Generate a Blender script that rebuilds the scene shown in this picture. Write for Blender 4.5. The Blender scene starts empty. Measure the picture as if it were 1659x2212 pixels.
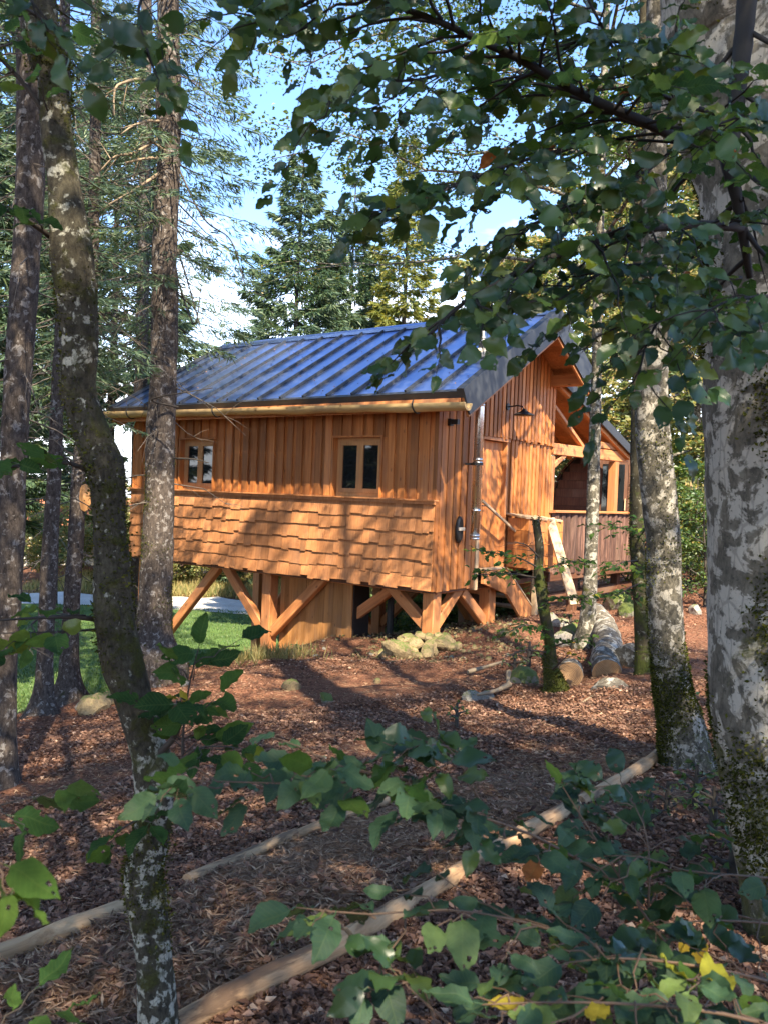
import bpy, math, random
import numpy as np
from mathutils import Vector, Matrix

rng = np.random.default_rng(7)
random.seed(7)
SC = bpy.context.scene
COL = SC.collection

# ------------------------------------------------------------------ camera, sky, sun, exposure
F_PX, CU, CV = 1850.0, 829.5, 1106.0            # focal length and centre, in pixels of a 1659 x 2212 photograph
PITCH, ROLL = math.radians(-1.12), math.radians(2.26)
_r0 = np.array([1.0, 0, 0]); _u0 = np.array([0, -math.sin(PITCH), math.cos(PITCH)])
FWD = np.array([0, math.cos(PITCH), math.sin(PITCH)])
RIGHT = _r0 * math.cos(ROLL) + _u0 * math.sin(ROLL)
UP = _u0 * math.cos(ROLL) - _r0 * math.sin(ROLL)
cam_d = bpy.data.cameras.new('camera'); cam = bpy.data.objects.new('camera', cam_d); COL.objects.link(cam)
cam.matrix_world = Matrix(((RIGHT[0], UP[0], -FWD[0], 0), (RIGHT[1], UP[1], -FWD[1], 0), (RIGHT[2], UP[2], -FWD[2], 0), (0, 0, 0, 1)))
cam_d.sensor_fit = 'VERTICAL'; cam_d.sensor_height = 24.0; cam_d.lens = 24.0 * F_PX / 2212.0
cam_d.clip_start = 0.05; cam_d.clip_end = 600
cam_d.dof.use_dof = True; cam_d.dof.focus_distance = 11.0; cam_d.dof.aperture_fstop = 6.5
SC.camera = cam

SUN_AZ, SUN_EL = math.radians(-74), math.radians(48)
SUN = np.array([math.cos(SUN_AZ) * math.cos(SUN_EL), math.sin(SUN_AZ) * math.cos(SUN_EL), math.sin(SUN_EL)])
W = bpy.data.worlds.new('World'); SC.world = W; W.use_nodes = True
nt = W.node_tree; bg = nt.nodes['Background']
sky = nt.nodes.new('ShaderNodeTexSky'); sky.sky_type = 'NISHITA'; sky.sun_disc = False
sky.sun_elevation = SUN_EL; sky.sun_rotation = math.radians(164); sky.altitude = 900; sky.air_density = 1.0; sky.dust_density = 0.4; sky.ozone_density = 6.0
tc = nt.nodes.new('ShaderNodeTexCoord'); mp = nt.nodes.new('ShaderNodeMapping'); mp.inputs['Scale'].default_value = (1, 1, 3.0)
ns = nt.nodes.new('ShaderNodeTexNoise'); ns.inputs['Scale'].default_value = 2.6; ns.inputs['Detail'].default_value = 7; ns.inputs['Roughness'].default_value = 0.55
cr = nt.nodes.new('ShaderNodeValToRGB'); cr.color_ramp.elements[0].position = 0.50; cr.color_ramp.elements[1].position = 0.74
cr.color_ramp.elements[1].color = (0.85, 0.85, 0.85, 1)
mx = nt.nodes.new('ShaderNodeMix'); mx.data_type = 'RGBA'
mx.inputs[7].default_value = (8.5, 8.8, 9.4, 1)
nt.links.new(tc.outputs['Generated'], mp.inputs['Vector']); nt.links.new(mp.outputs[0], ns.inputs['Vector'])
nt.links.new(ns.outputs[0], cr.inputs[0])
sz = nt.nodes.new('ShaderNodeSeparateXYZ'); nt.links.new(tc.outputs['Generated'], sz.inputs[0])        # clouds thin out overhead
ce = nt.nodes.new('ShaderNodeMapRange'); ce.inputs[1].default_value = 0.05; ce.inputs[2].default_value = 0.48; ce.inputs[3].default_value = 0.20; ce.inputs[4].default_value = -0.16
nt.links.new(sz.outputs[2], ce.inputs[0]); ad = nt.nodes.new('ShaderNodeMath'); nt.links.new(ns.outputs[0], ad.inputs[0]); nt.links.new(ce.outputs[0], ad.inputs[1])
nt.links.new(ad.outputs[0], cr.inputs[0]); nt.links.new(cr.outputs[0], mx.inputs[0])
nt.links.new(sky.outputs[0], mx.inputs[6]); nt.links.new(mx.outputs[2], bg.inputs['Color'])
bg.inputs['Strength'].default_value = 0.135
sun_d = bpy.data.lights.new('sun', 'SUN'); sun_d.energy = 5.0; sun_d.angle = math.radians(0.6); sun_d.color = (1.0, 0.87, 0.67)
sun_o = bpy.data.objects.new('sun', sun_d); COL.objects.link(sun_o)
sun_o.rotation_euler = Vector(-SUN).to_track_quat('-Z', 'Y').to_euler(); sun_o.location = (6, -10, 12)
vs = SC.view_settings; vs.view_transform = 'Standard'; vs.look = 'None'; vs.gamma = 1.0; vs.use_curve_mapping = False
vs.exposure = 2.1
SC.cycles.max_bounces = 7; SC.cycles.diffuse_bounces = 4; SC.cycles.glossy_bounces = 3; SC.cycles.transmission_bounces = 4
SC.cycles.transparent_max_bounces = 4; SC.cycles.sample_clamp_indirect = 6.0

# ------------------------------------------------------------------ placing: a direction seen in the photograph, at its own distance
def ray(u, v): return FWD + RIGHT * ((u - CU) / F_PX) - UP * ((v - CV) / F_PX)
def P(u, v, d): return ray(u, v) * d
def px(d): return d / F_PX                       # metres per photograph pixel at distance d

TH = math.radians(37.2)                          # the cabin's own axes: x along the long wall, y inwards, z up
CAB = np.array([0.7168, 12.16, -1.322])
EX = np.array([math.cos(TH), -math.sin(TH), 0]); EY = np.array([math.sin(TH), math.cos(TH), 0])
def HW(x, y, z): return CAB + x * EX + y * EY + np.array([0, 0, z])
def w2h(p):
    q = np.asarray(p) - CAB; return np.array([q @ EX, q @ EY, q[2]])

# ------------------------------------------------------------------ ground height
_cp = [(0, 0, -1.65), (-3, -1, -1.95), (3, -1, -1.4), (0, -8, -1.2), (8, -6, -0.4), (-8, -6, -2.4), (8, 3, -1.2),
       (1.6, 3.6, -1.74), (-1.45, 3.7, -1.97), (-0.6, 4.6, -1.87), (-0.2, 2.9, -1.62), (0.55, 4.0, -1.64), (1.75, 5.6, -1.73),
       (0.75, 12.35, -2.12), (0.4, 11.5, -2.26), (-0.1, 8.0, -2.08), (-1.2, 9.5, -2.26), (-2.0, 14.3, -2.76), (-2.3, 11.5, -2.36),
       (1.7, 13.56, -1.9), (2.4, 9.25, -1.84), (2.65, 11.3, -1.86), (1.7, 8.65, -1.9), (3.2, 13.0, -1.8), (4.5, 12, -1.78), (5.5, 17, -1.85),
       (-2.6, 10.7, -2.4), (-3.75, 9.4, -2.62), (-2.8, 6.2, -2.25), (-3.9, 10.6, -2.78), (-5.2, 12.6, -3.5), (-5.5, 8.5, -2.9),
       (-3.3, 13.2, -3.1), (-2.5, 16.5, -3.6), (-6, 17, -4.2), (-3, 20, -4.4), (-7, 25, -4.75), (-2, 26, -4.75), (-6, 32, -4.85), (0, 34, -4.8),
       (3, 18, -2.6), (4, 24, -3.3), (9, 20, -1.7), (14, 14, -0.8), (14, 30, -1.0), (5, 40, -3.5), (-8, 45, -4.8), (-20, 12, -4.6), (-20, 30, -5),
       (-14, 0, -3.6), (14, 0, 0.2), (0, -20, 0.5), (20, 60, 1.0), (-20, 60, -4.5), (0, 60, -3.5), (30, 20, 1.5), (-40, 20, -6), (0.9, 15.2, -2.45), (-0.4, 16.6, -3.0)]
_cp = np.array(_cp, float)
def _tps(r2): return 0.5 * r2 * np.log(r2 + 1e-9)
_n = len(_cp); _A = np.zeros((_n + 3, _n + 3))
_A[:_n, :_n] = _tps(((_cp[:, None, :2] - _cp[None, :, :2]) ** 2).sum(-1)) + np.eye(_n) * 0.6
_A[:_n, _n:] = np.c_[np.ones(_n), _cp[:, :2]]; _A[_n:, :_n] = _A[:_n, _n:].T
_w = np.linalg.solve(_A, np.r_[_cp[:, 2], 0, 0, 0])
def gz0(x, y):
    x = np.asarray(x, float); y = np.asarray(y, float); s = x.shape
    xf = np.clip(x.ravel(), -40, 40); yf = np.clip(y.ravel(), -20, 60); out = np.empty(len(xf))
    for i in range(0, len(xf), 20000):
        p = np.c_[xf[i:i + 20000], yf[i:i + 20000]]
        out[i:i + 20000] = _tps(((p[:, None] - _cp[None, :, :2]) ** 2).sum(-1)) @ _w[:_n] + _w[_n] + p @ _w[_n + 1:]
    return out.reshape(s)
def _sines(x, y, seed, amp, wl, n=7):
    r = np.random.default_rng(seed); o = 0
    for _ in range(n):
        a = r.uniform(0, 6.28); k = 6.283 / (wl * r.uniform(0.6, 1.7)); o = o + np.sin((x * math.cos(a) + y * math.sin(a)) * k + r.uniform(0, 6.28))
    return o * amp / math.sqrt(n)
def in_lawn(x, y):                               # mown grass below the cabin, left and behind
    x = np.asarray(x, float); y = np.asarray(y, float)
    return ((y - (13.3 + 0.75 * (x + 5.0) + 0.35 * np.sin(x * 1.7))) > 0) & (x < 0.8 + 0 * y) & ((y > 15.5) | (x < -3.4)) & (y < 34.3)
def gz(x, y):
    x = np.asarray(x, float); y = np.asarray(y, float)
    z = gz0(x, y); soft = np.where(in_lawn(x, y), 0.25, 1.0)
    return z + soft * (_sines(x, y, 1, 0.045, 2.2) + _sines(x, y, 2, 0.018, 0.6))
def gzs(x, y): return float(gz(np.array([x]), np.array([y]))[0])
def G(u, v, lo=1.0, hi=45.0):                    # where the line of sight meets the ground
    r = ray(u, v); ds = np.linspace(lo, hi, 700); q = r[None] * ds[:, None]
    s = q[:, 2] - gz(q[:, 0], q[:, 1]); k = np.argmax(s < 0)
    if s[k] >= 0: k = len(ds) - 1
    if k == 0: return q[0]
    t = s[k - 1] / (s[k - 1] - s[k]) if s[k - 1] != s[k] else 0
    return q[k - 1] * (1 - t) + q[k] * t

# ------------------------------------------------------------------ object helpers
def props(o, label=None, cat=None, group=None, kind=None):
    if label: o['label'] = label
    if cat: o['category'] = cat
    if group: o['group'] = group
    if kind: o['kind'] = kind
    return o
def link(name, me, parent=None, mat=None):
    o = bpy.data.objects.new(name, me); COL.objects.link(o)
    if parent is not None: o.parent = parent
    if mat is not None and len(me.materials) == 0: me.materials.append(mat)
    return o
def empty(name, loc, label, cat, group=None, rz=0.0):
    o = bpy.data.objects.new(name, None); COL.objects.link(o); o.location = loc; o.rotation_euler = (0, 0, rz)
    o.empty_display_size = 0.2
    return props(o, label, cat, group)
def mesh_np(name, V, F, smooth=True):            # F: (n,3) or (n,4) array, or a list of such arrays
    me = bpy.data.meshes.new(name); V = np.asarray(V, np.float32).reshape(-1, 3)
    Fs = F if isinstance(F, list) else [F]
    Fs = [np.asarray(f, np.int32) for f in Fs if len(f)]
    me.vertices.add(len(V)); me.vertices.foreach_set('co', V.ravel())
    loops = np.concatenate([f.ravel() for f in Fs]); tot = np.concatenate([np.full(len(f), f.shape[1], np.int32) for f in Fs])
    me.loops.add(len(loops)); me.loops.foreach_set('vertex_index', loops)
    me.polygons.add(len(tot)); st = np.r_[0, np.cumsum(tot)[:-1]].astype(np.int32)
    me.polygons.foreach_set('loop_start', st); me.polygons.foreach_set('loop_total', tot)
    me.polygons.foreach_set('use_smooth', np.full(len(tot), smooth, bool))
    me.update(calc_edges=True); me.validate()
    return me
class MB:                                        # collects pieces of ONE mesh
    def __init__(s): s.V = []; s.F4 = []; s.F3 = []; s.n = 0
    def add(s, V, F):
        V = np.asarray(V, float).reshape(-1, 3); F = np.asarray(F, int)
        (s.F4 if F.shape[1] == 4 else s.F3).append(F + s.n); s.V.append(V); s.n += len(V); return s
    def box(s, x0, x1, y0, y1, z0, z1):
        V = [(x, y, z) for z in (z0, z1) for y in (y0, y1) for x in (x0, x1)]
        return s.add(V, [(0, 2, 3, 1), (4, 5, 7, 6), (0, 1, 5, 4), (2, 6, 7, 3), (0, 4, 6, 2), (1, 3, 7, 5)])
    def tube(s, pts, rad, n=8, caps=True, jag=0.0, r=None):
        V, F, C = tube(pts, rad, n, jag, r); b = s.n; s.add(V, F)
        if caps:
            for ring, rev in ((0, True), (len(pts) - 1, False)):
                c = np.mean(V[ring * n:(ring + 1) * n], 0); s.V.append(c[None]); ci = s.n; s.n += 1
                idx = np.arange(n); a = b + ring * n + idx; d = b + ring * n + (idx + 1) % n
                s.F3.append(np.c_[np.full(n, ci), d, a] if rev else np.c_[np.full(n, ci), a, d])
        return s
    def mesh(s, name, smooth=True):
        return mesh_np(name, np.concatenate(s.V), [np.concatenate(f) for f in (s.F4, s.F3) if f], smooth)
    def build(s, name, mat, parent=None, smooth=False): return link(name, s.mesh(name, smooth), parent, mat)
def frames(pts):
    p = np.asarray(pts, float); t = np.gradient(p, axis=0); t /= np.linalg.norm(t, axis=1)[:, None] + 1e-12
    ref = np.array([0, 0, 1.0]) if abs(t[0][2]) < 0.9 else np.array([1.0, 0, 0])
    A = np.empty_like(p); a = np.cross(t[0], ref); a /= np.linalg.norm(a)
    for i in range(len(p)):
        a = a - t[i] * (a @ t[i]); a /= np.linalg.norm(a) + 1e-12; A[i] = a
    return t, A, np.cross(t, A)
def tube(pts, rad, n=8, jag=0.0, r=None):
    p = np.asarray(pts, float); m = len(p); rad = np.broadcast_to(np.asarray(rad, float), (m,))
    t, A, B = frames(p); th = np.arange(n) * 2 * math.pi / n
    R = np.broadcast_to(rad[:, None], (m, n)).copy()
    if jag: R *= 1 + jag * (r or rng).standard_normal((m, n))
    V = p[:, None] + R[..., None] * (np.cos(th)[None, :, None] * A[:, None] + np.sin(th)[None, :, None] * B[:, None])
    i = np.arange(m - 1)[:, None] * n; j = np.arange(n)[None]; k = (j + 1) % n
    F = np.stack([i + j, i + k, i + n + k, i + n + j], -1).reshape(-1, 4)
    return V.reshape(-1, 3), F, None
def resample(pts, step, rad=None):               # smooth polyline (Catmull-Rom) with points every `step`
    p = np.asarray(pts, float); q = np.vstack([2 * p[0] - p[1], p, 2 * p[-1] - p[-2]]); out = []; ro = []
    for i in range(len(p) - 1):
        n = max(2, int(np.linalg.norm(p[i + 1] - p[i]) / step) + 1); t = np.linspace(0, 1, n, endpoint=False)[:, None]
        a, b, c, d = q[i:i + 4]
        out.append(0.5 * (2 * b + (c - a) * t + (2 * a - 5 * b + 4 * c - d) * t * t + (3 * b - a - 3 * c + d) * t ** 3))
        if rad is not None: ro.append(rad[i] + (rad[i + 1] - rad[i]) * t[:, 0])
    out.append(p[-1:]);
    if rad is not None: ro.append(np.array([rad[-1]])); return np.vstack(out), np.concatenate(ro)
    return np.vstack(out)
def chamf_box(w, t, L, c):                       # box with chamfered long edges, along z from 0 to L
    a, b = w / 2, t / 2
    ring = [(-a + c, -b), (a - c, -b), (a, -b + c), (a, b - c), (a - c, b), (-a + c, b), (-a, b - c), (-a, -b + c)]
    V = [(x, y, z) for z in (0, L) for x, y in ring]; n = 8
    F4 = [(i, (i + 1) % n, n + (i + 1) % n, n + i) for i in range(n)]
    me = bpy.data.meshes.new('beam'); me.from_pydata(V, [], F4 + [tuple(range(n - 1, -1, -1)), tuple(range(n, 2 * n))]); me.update(); return me
def beam(name, p0, p1, w, t, mat, parent, c=0.008, side=None):   # squared timber from p0 to p1 (in the parent's axes)
    p0 = Vector(p0); p1 = Vector(p1); z = (p1 - p0); L = z.length; z.normalize()
    s = Vector(side) if side is not None else (Vector((0, 0, 1)).cross(z) if abs(z.z) < 0.95 else Vector((1, 0, 0)))
    x = (s - z * s.dot(z)).normalized(); y = z.cross(x)
    o = link(name, chamf_box(w, t, L, c), parent, mat)
    o.matrix_local = Matrix(((x.x, y.x, z.x, p0.x), (x.y, y.y, z.y, p0.y), (x.z, y.z, z.z, p0.z), (0, 0, 0, 1)))
    return o

# ------------------------------------------------------------------ materials
def newmat(name):
    m = bpy.data.materials.new(name); m.use_nodes = True; t = m.node_tree
    return m, t, t.nodes['Principled BSDF']
def N(t, typ, **k):
    n = t.nodes.new(typ)
    for a, b in k.items():
        if a in n.inputs: n.inputs[a].default_value = b
        else: setattr(n, a, b)
    return n
def ramp(t, fac, stops):
    r = t.nodes.new('ShaderNodeValToRGB'); e = r.color_ramp.elements
    while len(e) < len(stops): e.new(0.5)
    for i, (p, c) in enumerate(stops): e[i].position = p; e[i].color = (*c, 1) if len(c) == 3 else c
    t.links.new(fac, r.inputs[0]); return r.outputs[0]
def mix(t, fac, a, b, mode='MIX'):
    m = t.nodes.new('ShaderNodeMix'); m.data_type = 'RGBA'; m.blend_type = mode
    for sock, val in ((m.inputs[0], fac), (m.inputs[6], a), (m.inputs[7], b)):
        if hasattr(val, 'is_output'): t.links.new(val, sock)
        else: sock.default_value = val if isinstance(val, (int, float)) else ((*val, 1) if len(val) == 3 else val)
    return m.outputs[2]
def math_n(t, op, a, b=0.0, c=None):
    m = t.nodes.new('ShaderNodeMath'); m.operation = op
    for s, val in zip(m.inputs, (a, b) if c is None else (a, b, c)):
        if hasattr(val, 'is_output'): t.links.new(val, s)
        else: s.default_value = val
    return m.outputs[0]
def coords(t, scale=(1, 1, 1), rand=True, kind='Object'):
    tcn = t.nodes.new('ShaderNodeTexCoord'); m = t.nodes.new('ShaderNodeMapping'); m.inputs['Scale'].default_value = scale
    t.links.new(tcn.outputs[kind], m.inputs['Vector'])
    if rand:
        oi = t.nodes.new('ShaderNodeObjectInfo'); v = t.nodes.new('ShaderNodeCombineXYZ')
        for i, k in enumerate((37.0, 91.0, 53.0)): t.links.new(math_n(t, 'MULTIPLY', oi.outputs['Random'], k), v.inputs[i])
        t.links.new(v.outputs[0], m.inputs['Location'])
    return m.outputs[0]
def noise(t, vec, scale, detail=5, rough=0.6, dist=0.0):
    n = t.nodes.new('ShaderNodeTexNoise'); n.inputs['Scale'].default_value = scale; n.inputs['Detail'].default_value = detail
    n.inputs['Roughness'].default_value = rough; n.inputs['Distortion'].default_value = dist
    t.links.new(vec, n.inputs['Vector']); return n.outputs[0]
def bump(t, b, h, strength, dist=0.01):
    n = t.nodes.new('ShaderNodeBump'); n.inputs['Strength'].default_value = strength; n.inputs['Distance'].default_value = dist
    t.links.new(h, n.inputs['Height']); t.links.new(n.outputs[0], b.inputs['Normal'])
def objrand(t): return t.nodes.new('ShaderNodeObjectInfo').outputs['Random']
def bright(t, col, fac, lo, hi):                 # multiply a colour by lo..hi as fac goes 0..1
    k = math_n(t, 'MULTIPLY_ADD', fac, hi - lo, lo); c = t.nodes.new('ShaderNodeCombineXYZ')
    for i in range(3): t.links.new(k, c.inputs[i])
    return mix(t, 1.0, col, c.outputs[0], 'MULTIPLY')

def m_wood(name, stops, axis=2, lo=0.72, hi=1.2, rough=0.62, knots=True, grain=34.0, island=False, grey=0.5):
    m, t, b = newmat(name); sc = [grain] * 3; sc[axis] = 1.6
    v = coords(t, tuple(sc)); n = noise(t, v, 1.0, 6, 0.65, 0.6)
    c = ramp(t, n, stops)
    sc2 = [6.0] * 3; sc2[axis] = 0.8
    n2 = noise(t, coords(t, tuple(sc2)), 1.0, 3, 0.5)
    c = bright(t, c, n2, 0.72, 1.28)
    if knots:
        sc3 = [7.0] * 3; sc3[axis] = 3.2
        vo = t.nodes.new('ShaderNodeTexVoronoi'); t.links.new(coords(t, tuple(sc3)), vo.inputs['Vector']); vo.inputs['Scale'].default_value = 1.0
        k = ramp(t, vo.outputs['Distance'], [(0.05, (1, 1, 1)), (0.13, (0, 0, 0))])
        c = mix(t, math_n(t, 'MULTIPLY', k, 0.7), c, (0.10, 0.035, 0.012))
    wz = noise(t, coords(t, (2.2, 2.2, 0.9)), 1.0, 4, 0.6)                    # patches gone grey in the weather
    c = mix(t, ramp(t, wz, [(0.50, (0, 0, 0)), (0.75, (grey,) * 3)]), c, (0.20, 0.135, 0.095))
    r = objrand(t)
    if island:
        g = t.nodes.new('ShaderNodeNewGeometry'); r = g.outputs['Random Per Island']
    c = bright(t, c, r, lo, hi)
    t.links.new(c, b.inputs['Base Color']); b.inputs['Roughness'].default_value = rough
    b.inputs['Specular IOR Level'].default_value = 0.35
    bump(t, b, n, 0.35, 0.004); return m
LARCH = [(0.25, (0.25, 0.074, 0.018)), (0.5, (0.41, 0.147, 0.038)), (0.75, (0.52, 0.215, 0.064))]
M = {}
M['board'] = m_wood('larch_boards', LARCH, lo=.58, hi=1.25)
M['timber'] = m_wood('larch_timber', [(0.25, (0.30, 0.105, 0.034)), (0.5, (0.44, 0.175, 0.06)), (0.75, (0.52, 0.235, 0.09))], lo=0.85, hi=1.12, grain=26)
M['shingle'] = m_wood('split_shingles', [(0.25, (0.275, 0.105, 0.036)), (0.5, (0.403, 0.167, 0.060)), (0.75, (0.488, 0.220, 0.085))], lo=0.60, hi=1.22, rough=0.8, knots=False, grain=48, grey=.35)
M['sash'] = m_wood('pale_window_wood', [(0.25, (0.36, 0.165, 0.055)), (0.75, (0.50, 0.26, 0.10))], lo=0.95, hi=1.05, knots=False)
M['shed'] = m_wood('shed_boards', [(0.25, (0.25, 0.11, 0.035)), (0.5, (0.38, 0.175, 0.055)), (0.75, (0.46, 0.23, 0.085))], lo=0.75, hi=1.15)
M['pale'] = m_wood('weathered_pale_wood', [(0.25, (0.28, 0.19, 0.11)), (0.5, (0.42, 0.30, 0.18)), (0.8, (0.56, 0.43, 0.28))], lo=0.85, hi=1.1, rough=0.8)
M['slab'] = m_wood('bark_slabs', [(0.3, (0.030, 0.014, 0.009)), (0.5, (0.085, 0.042, 0.030)), (0.7, (0.20, 0.11, 0.08))], lo=0.7, hi=1.2, rough=0.9, grain=22)
M['dark_wood'] = m_wood('dark_stained_wood', [(0.3, (0.05, 0.02, 0.010)), (0.7, (0.12, 0.05, 0.025))], lo=0.8, hi=1.2)
M['gutter'] = m_wood('hollowed_log_gutter', [(0.25, (0.30, 0.19, 0.075)), (0.5, (0.44, 0.30, 0.13)), (0.75, (0.55, 0.40, 0.19))], axis=0, lo=0.9, hi=1.05, grain=12)

def m_metal(name, col, rough, metallic=1.0, var=0.15, vscale=3.0):
    m, t, b = newmat(name); n = noise(t, coords(t), vscale, 4, 0.6)
    t.links.new(bright(t, mix(t, 0.0, col, col), n, 1 - var, 1 + var), b.inputs['Base Color'])
    b.inputs['Metallic'].default_value = metallic
    t.links.new(math_n(t, 'MULTIPLY_ADD', n, 0.16, rough - 0.08), b.inputs['Roughness']); return m
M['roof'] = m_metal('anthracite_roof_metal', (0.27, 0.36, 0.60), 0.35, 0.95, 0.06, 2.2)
M['peeled'] = m_wood('peeled_weathered_log', [(0.2, (0.110, 0.061, 0.030)), (0.42, (0.330, 0.201, 0.102)), (0.6, (0.462, 0.304, 0.164)), (0.85, (0.572, 0.402, 0.230))], axis=0, lo=0.85, hi=1.1, rough=0.85, grain=22)
_t = M['peeled'].node_tree; _b = _t.nodes['Principled BSDF']; _src = _b.inputs['Base Color'].links[0].from_socket      # strips of bark left on the poles, dirt
_k = noise(_t, coords(_t, (1.2, 7, 7)), 1.0, 6, 0.7); _t.links.new(mix(_t, ramp(_t, _k, [(0.52, (0, 0, 0)), (0.60, (.85, .85, .85))]), _src, (0.085, 0.050, 0.030)), _b.inputs['Base Color']); bump(_t, _b, _k, .8, .02)
M['trim_metal'] = m_metal('dark_trim_metal', (0.026, 0.029, 0.034), 0.55, 0.1)
M['steel'] = m_metal('brushed_steel', (0.55, 0.54, 0.52), 0.28, 1.0, 0.1, 8)
M['black'] = m_metal('black_iron', (0.012, 0.012, 0.013), 0.5, 0.2)
def m_plain(name, col, rough=0.7, var=0.2, scale=6, bmp=0.2):
    m, t, b = newmat(name); n = noise(t, coords(t), scale, 5, 0.6)
    t.links.new(bright(t, mix(t, 0.0, col, col), n, 1 - var, 1 + var), b.inputs['Base Color']); b.inputs['Roughness'].default_value = rough
    if bmp: bump(t, b, n, bmp, 0.01)
    return m
M['core'] = m_plain('dark_wall_core', (0.02, 0.012, 0.008))
M['hut_wall'] = m_plain('pale_render', (0.62, 0.58, 0.50), 0.9)
M['hut_roof'] = m_plain('red_roof_tiles', (0.30, 0.10, 0.05), 0.8, 0.3, 20)
M['flash'] = m_plain('cream_flashing', (0.55, 0.48, 0.38), 0.5)
m, t, b = newmat('window_glass'); b.inputs['Base Color'].default_value = (0.010, 0.012, 0.013, 1); b.inputs['Roughness'].default_value = 0.03  # near-black base stands in for the unlit room behind each pane
b.inputs['Specular IOR Level'].default_value = 0.6
bump(t, b, noise(t, coords(t), 3.0, 1, 0.4), 0.03, 0.02); M['glass'] = m

def m_bark(name, base, pale, dark, moss=(0.055, 0.075, 0.012), p_amt=0.5, moss_amt=0.45, scale=9.0, vert=0.35, low_moss=True, bmp=0.7, edge=0.022, zprof=None):
    m, t, b = newmat(name); v = coords(t, (1, 1, vert)); v1 = coords(t)
    nb = noise(t, v, scale * 2.2, 8, 0.7)
    c = mix(t, ramp(t, nb, [(0.35, (0, 0, 0)), (0.65, (1, 1, 1))]), dark, base)
    np_ = noise(t, v1, scale, 6, 0.62, 0.4)                          # pale lichen patches with ragged edges
    if zprof:                                                        # how much lichen grows at which height
        tz = t.nodes.new('ShaderNodeTexCoord'); sz = t.nodes.new('ShaderNodeSeparateXYZ'); t.links.new(tz.outputs['Object'], sz.inputs[0])
        np_ = math_n(t, 'ADD', np_, math_n(t, 'SUBTRACT', ramp(t, math_n(t, 'DIVIDE', sz.outputs[2], 4.0), [(a / 4.0, (c_ + .5,) * 3) for a, c_ in zprof]), 0.5))
    c = mix(t, ramp(t, np_, [(1 - p_amt - edge, (0, 0, 0)), (1 - p_amt + edge, (1, 1, 1))]), c, bright(t, mix(t, 0.0, pale, pale), nb, 0.72, 1.2))
    sp = noise(t, v1, scale * 6, 3, 0.6)
    c = mix(t, ramp(t, sp, [(0.60, (0, 0, 0)), (0.68, (0.75, 0.75, 0.75))]), c, dark)
    nm = noise(t, v1, scale * 0.33, 6, 0.68, 0.5)
    if low_moss:
        tcn = t.nodes.new('ShaderNodeTexCoord'); sx = t.nodes.new('ShaderNodeSeparateXYZ'); t.links.new(tcn.outputs['Object'], sx.inputs[0])
        nm = math_n(t, 'ADD', nm, math_n(t, 'MULTIPLY', math_n(t, 'SUBTRACT', 0.9, sx.outputs[2]), 0.11))
    mm = ramp(t, nm, [(1 - moss_amt, (0, 0, 0)), (1 - moss_amt + 0.10, (0.92, 0.92, 0.92))])
    mc = mix(t, sp, (0.35 * moss[0], 0.35 * moss[1], 0.35 * moss[2]), (moss[0] * 1.7, moss[1] * 1.6, moss[2] * 1.5))
    c = mix(t, mm, c, mc)
    vc = t.nodes.new('ShaderNodeTexVoronoi'); vc.feature = 'DISTANCE_TO_EDGE'; vc.inputs['Scale'].default_value = scale * 1.9; t.links.new(coords(t, (1, 1, .35)), vc.inputs['Vector'])
    ck = ramp(t, math_n(t, 'ADD', vc.outputs['Distance'], math_n(t, 'MULTIPLY', nb, .10)), [(0.075, (1, 1, 1)), (0.11, (0, 0, 0))]); c = mix(t, math_n(t, 'MULTIPLY', ck, .35), c, dark)
    t.links.new(c, b.inputs['Base Color']); b.inputs['Roughness'].default_value = 0.92; b.inputs['Specular IOR Level'].default_value = 0.2
    h = math_n(t, 'ADD', nb, math_n(t, 'MULTIPLY', mm, sp)); bump(t, b, h, bmp, 0.012); return m
M['beech'] = m_bark('pale_beech_bark', (0.165, 0.148, 0.112), (0.36, 0.335, 0.275), (0.05, 0.046, 0.036), p_amt=0.50, moss_amt=0.47, scale=9, vert=0.6, moss=(0.05, 0.055, 0.012))
M['young_beech'] = m_bark('lichened_young_bark', (0.075, 0.066, 0.043), (0.34, 0.33, 0.26), (0.020, 0.017, 0.012), (0.042, 0.045, 0.010), p_amt=0.40, moss_amt=0.48, scale=27, vert=0.5, edge=0.025, low_moss=False, zprof=[(0, .06), (0.9, .07), (1.15, -.045), (1.8, -.035), (2.15, .03), (3.2, .0)])
M['spruce'] = m_bark('scaly_spruce_bark', (0.096, 0.076, 0.062), (0.185, 0.167, 0.152), (0.022, 0.017, 0.014), (0.033, 0.035, 0.011), p_amt=0.42, moss_amt=0.32, scale=16, vert=0.45, bmp=1.0)
M['mossy'] = m_bark('mossy_bark', (0.06, 0.05, 0.03), (0.17, 0.16, 0.12), (0.02, 0.018, 0.010), (0.042, 0.055, 0.010), p_amt=0.38, moss_amt=0.54, scale=14)
M['greybeech'] = m_bark('mottled_grey_bark', (0.135, 0.118, 0.085), (0.29, 0.265, 0.215), (0.028, 0.026, 0.020), p_amt=0.46, moss_amt=0.40, scale=15, vert=0.7, moss=(0.05, 0.055, 0.012))
M['limb'] = m_plain('dark_limb_bark', (0.013, 0.011, 0.009), 0.85, 0.4, 30)
M['twig'] = m_plain('dark_twig_bark', (0.036, 0.028, 0.020), 0.8, 0.4, 30)
M['pale_twig'] = m_plain('brown_twig_bark', (0.105, 0.062, 0.034), 0.7, 0.3, 30)
M['drytwig'] = m_plain('grey_dry_twigs', (0.085, 0.068, 0.052), 0.85, 0.35, 12)
M['deadwood'] = m_plain('dry_dead_twigs', (0.22, 0.165, 0.105), 0.85, 0.35, 12)

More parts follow.
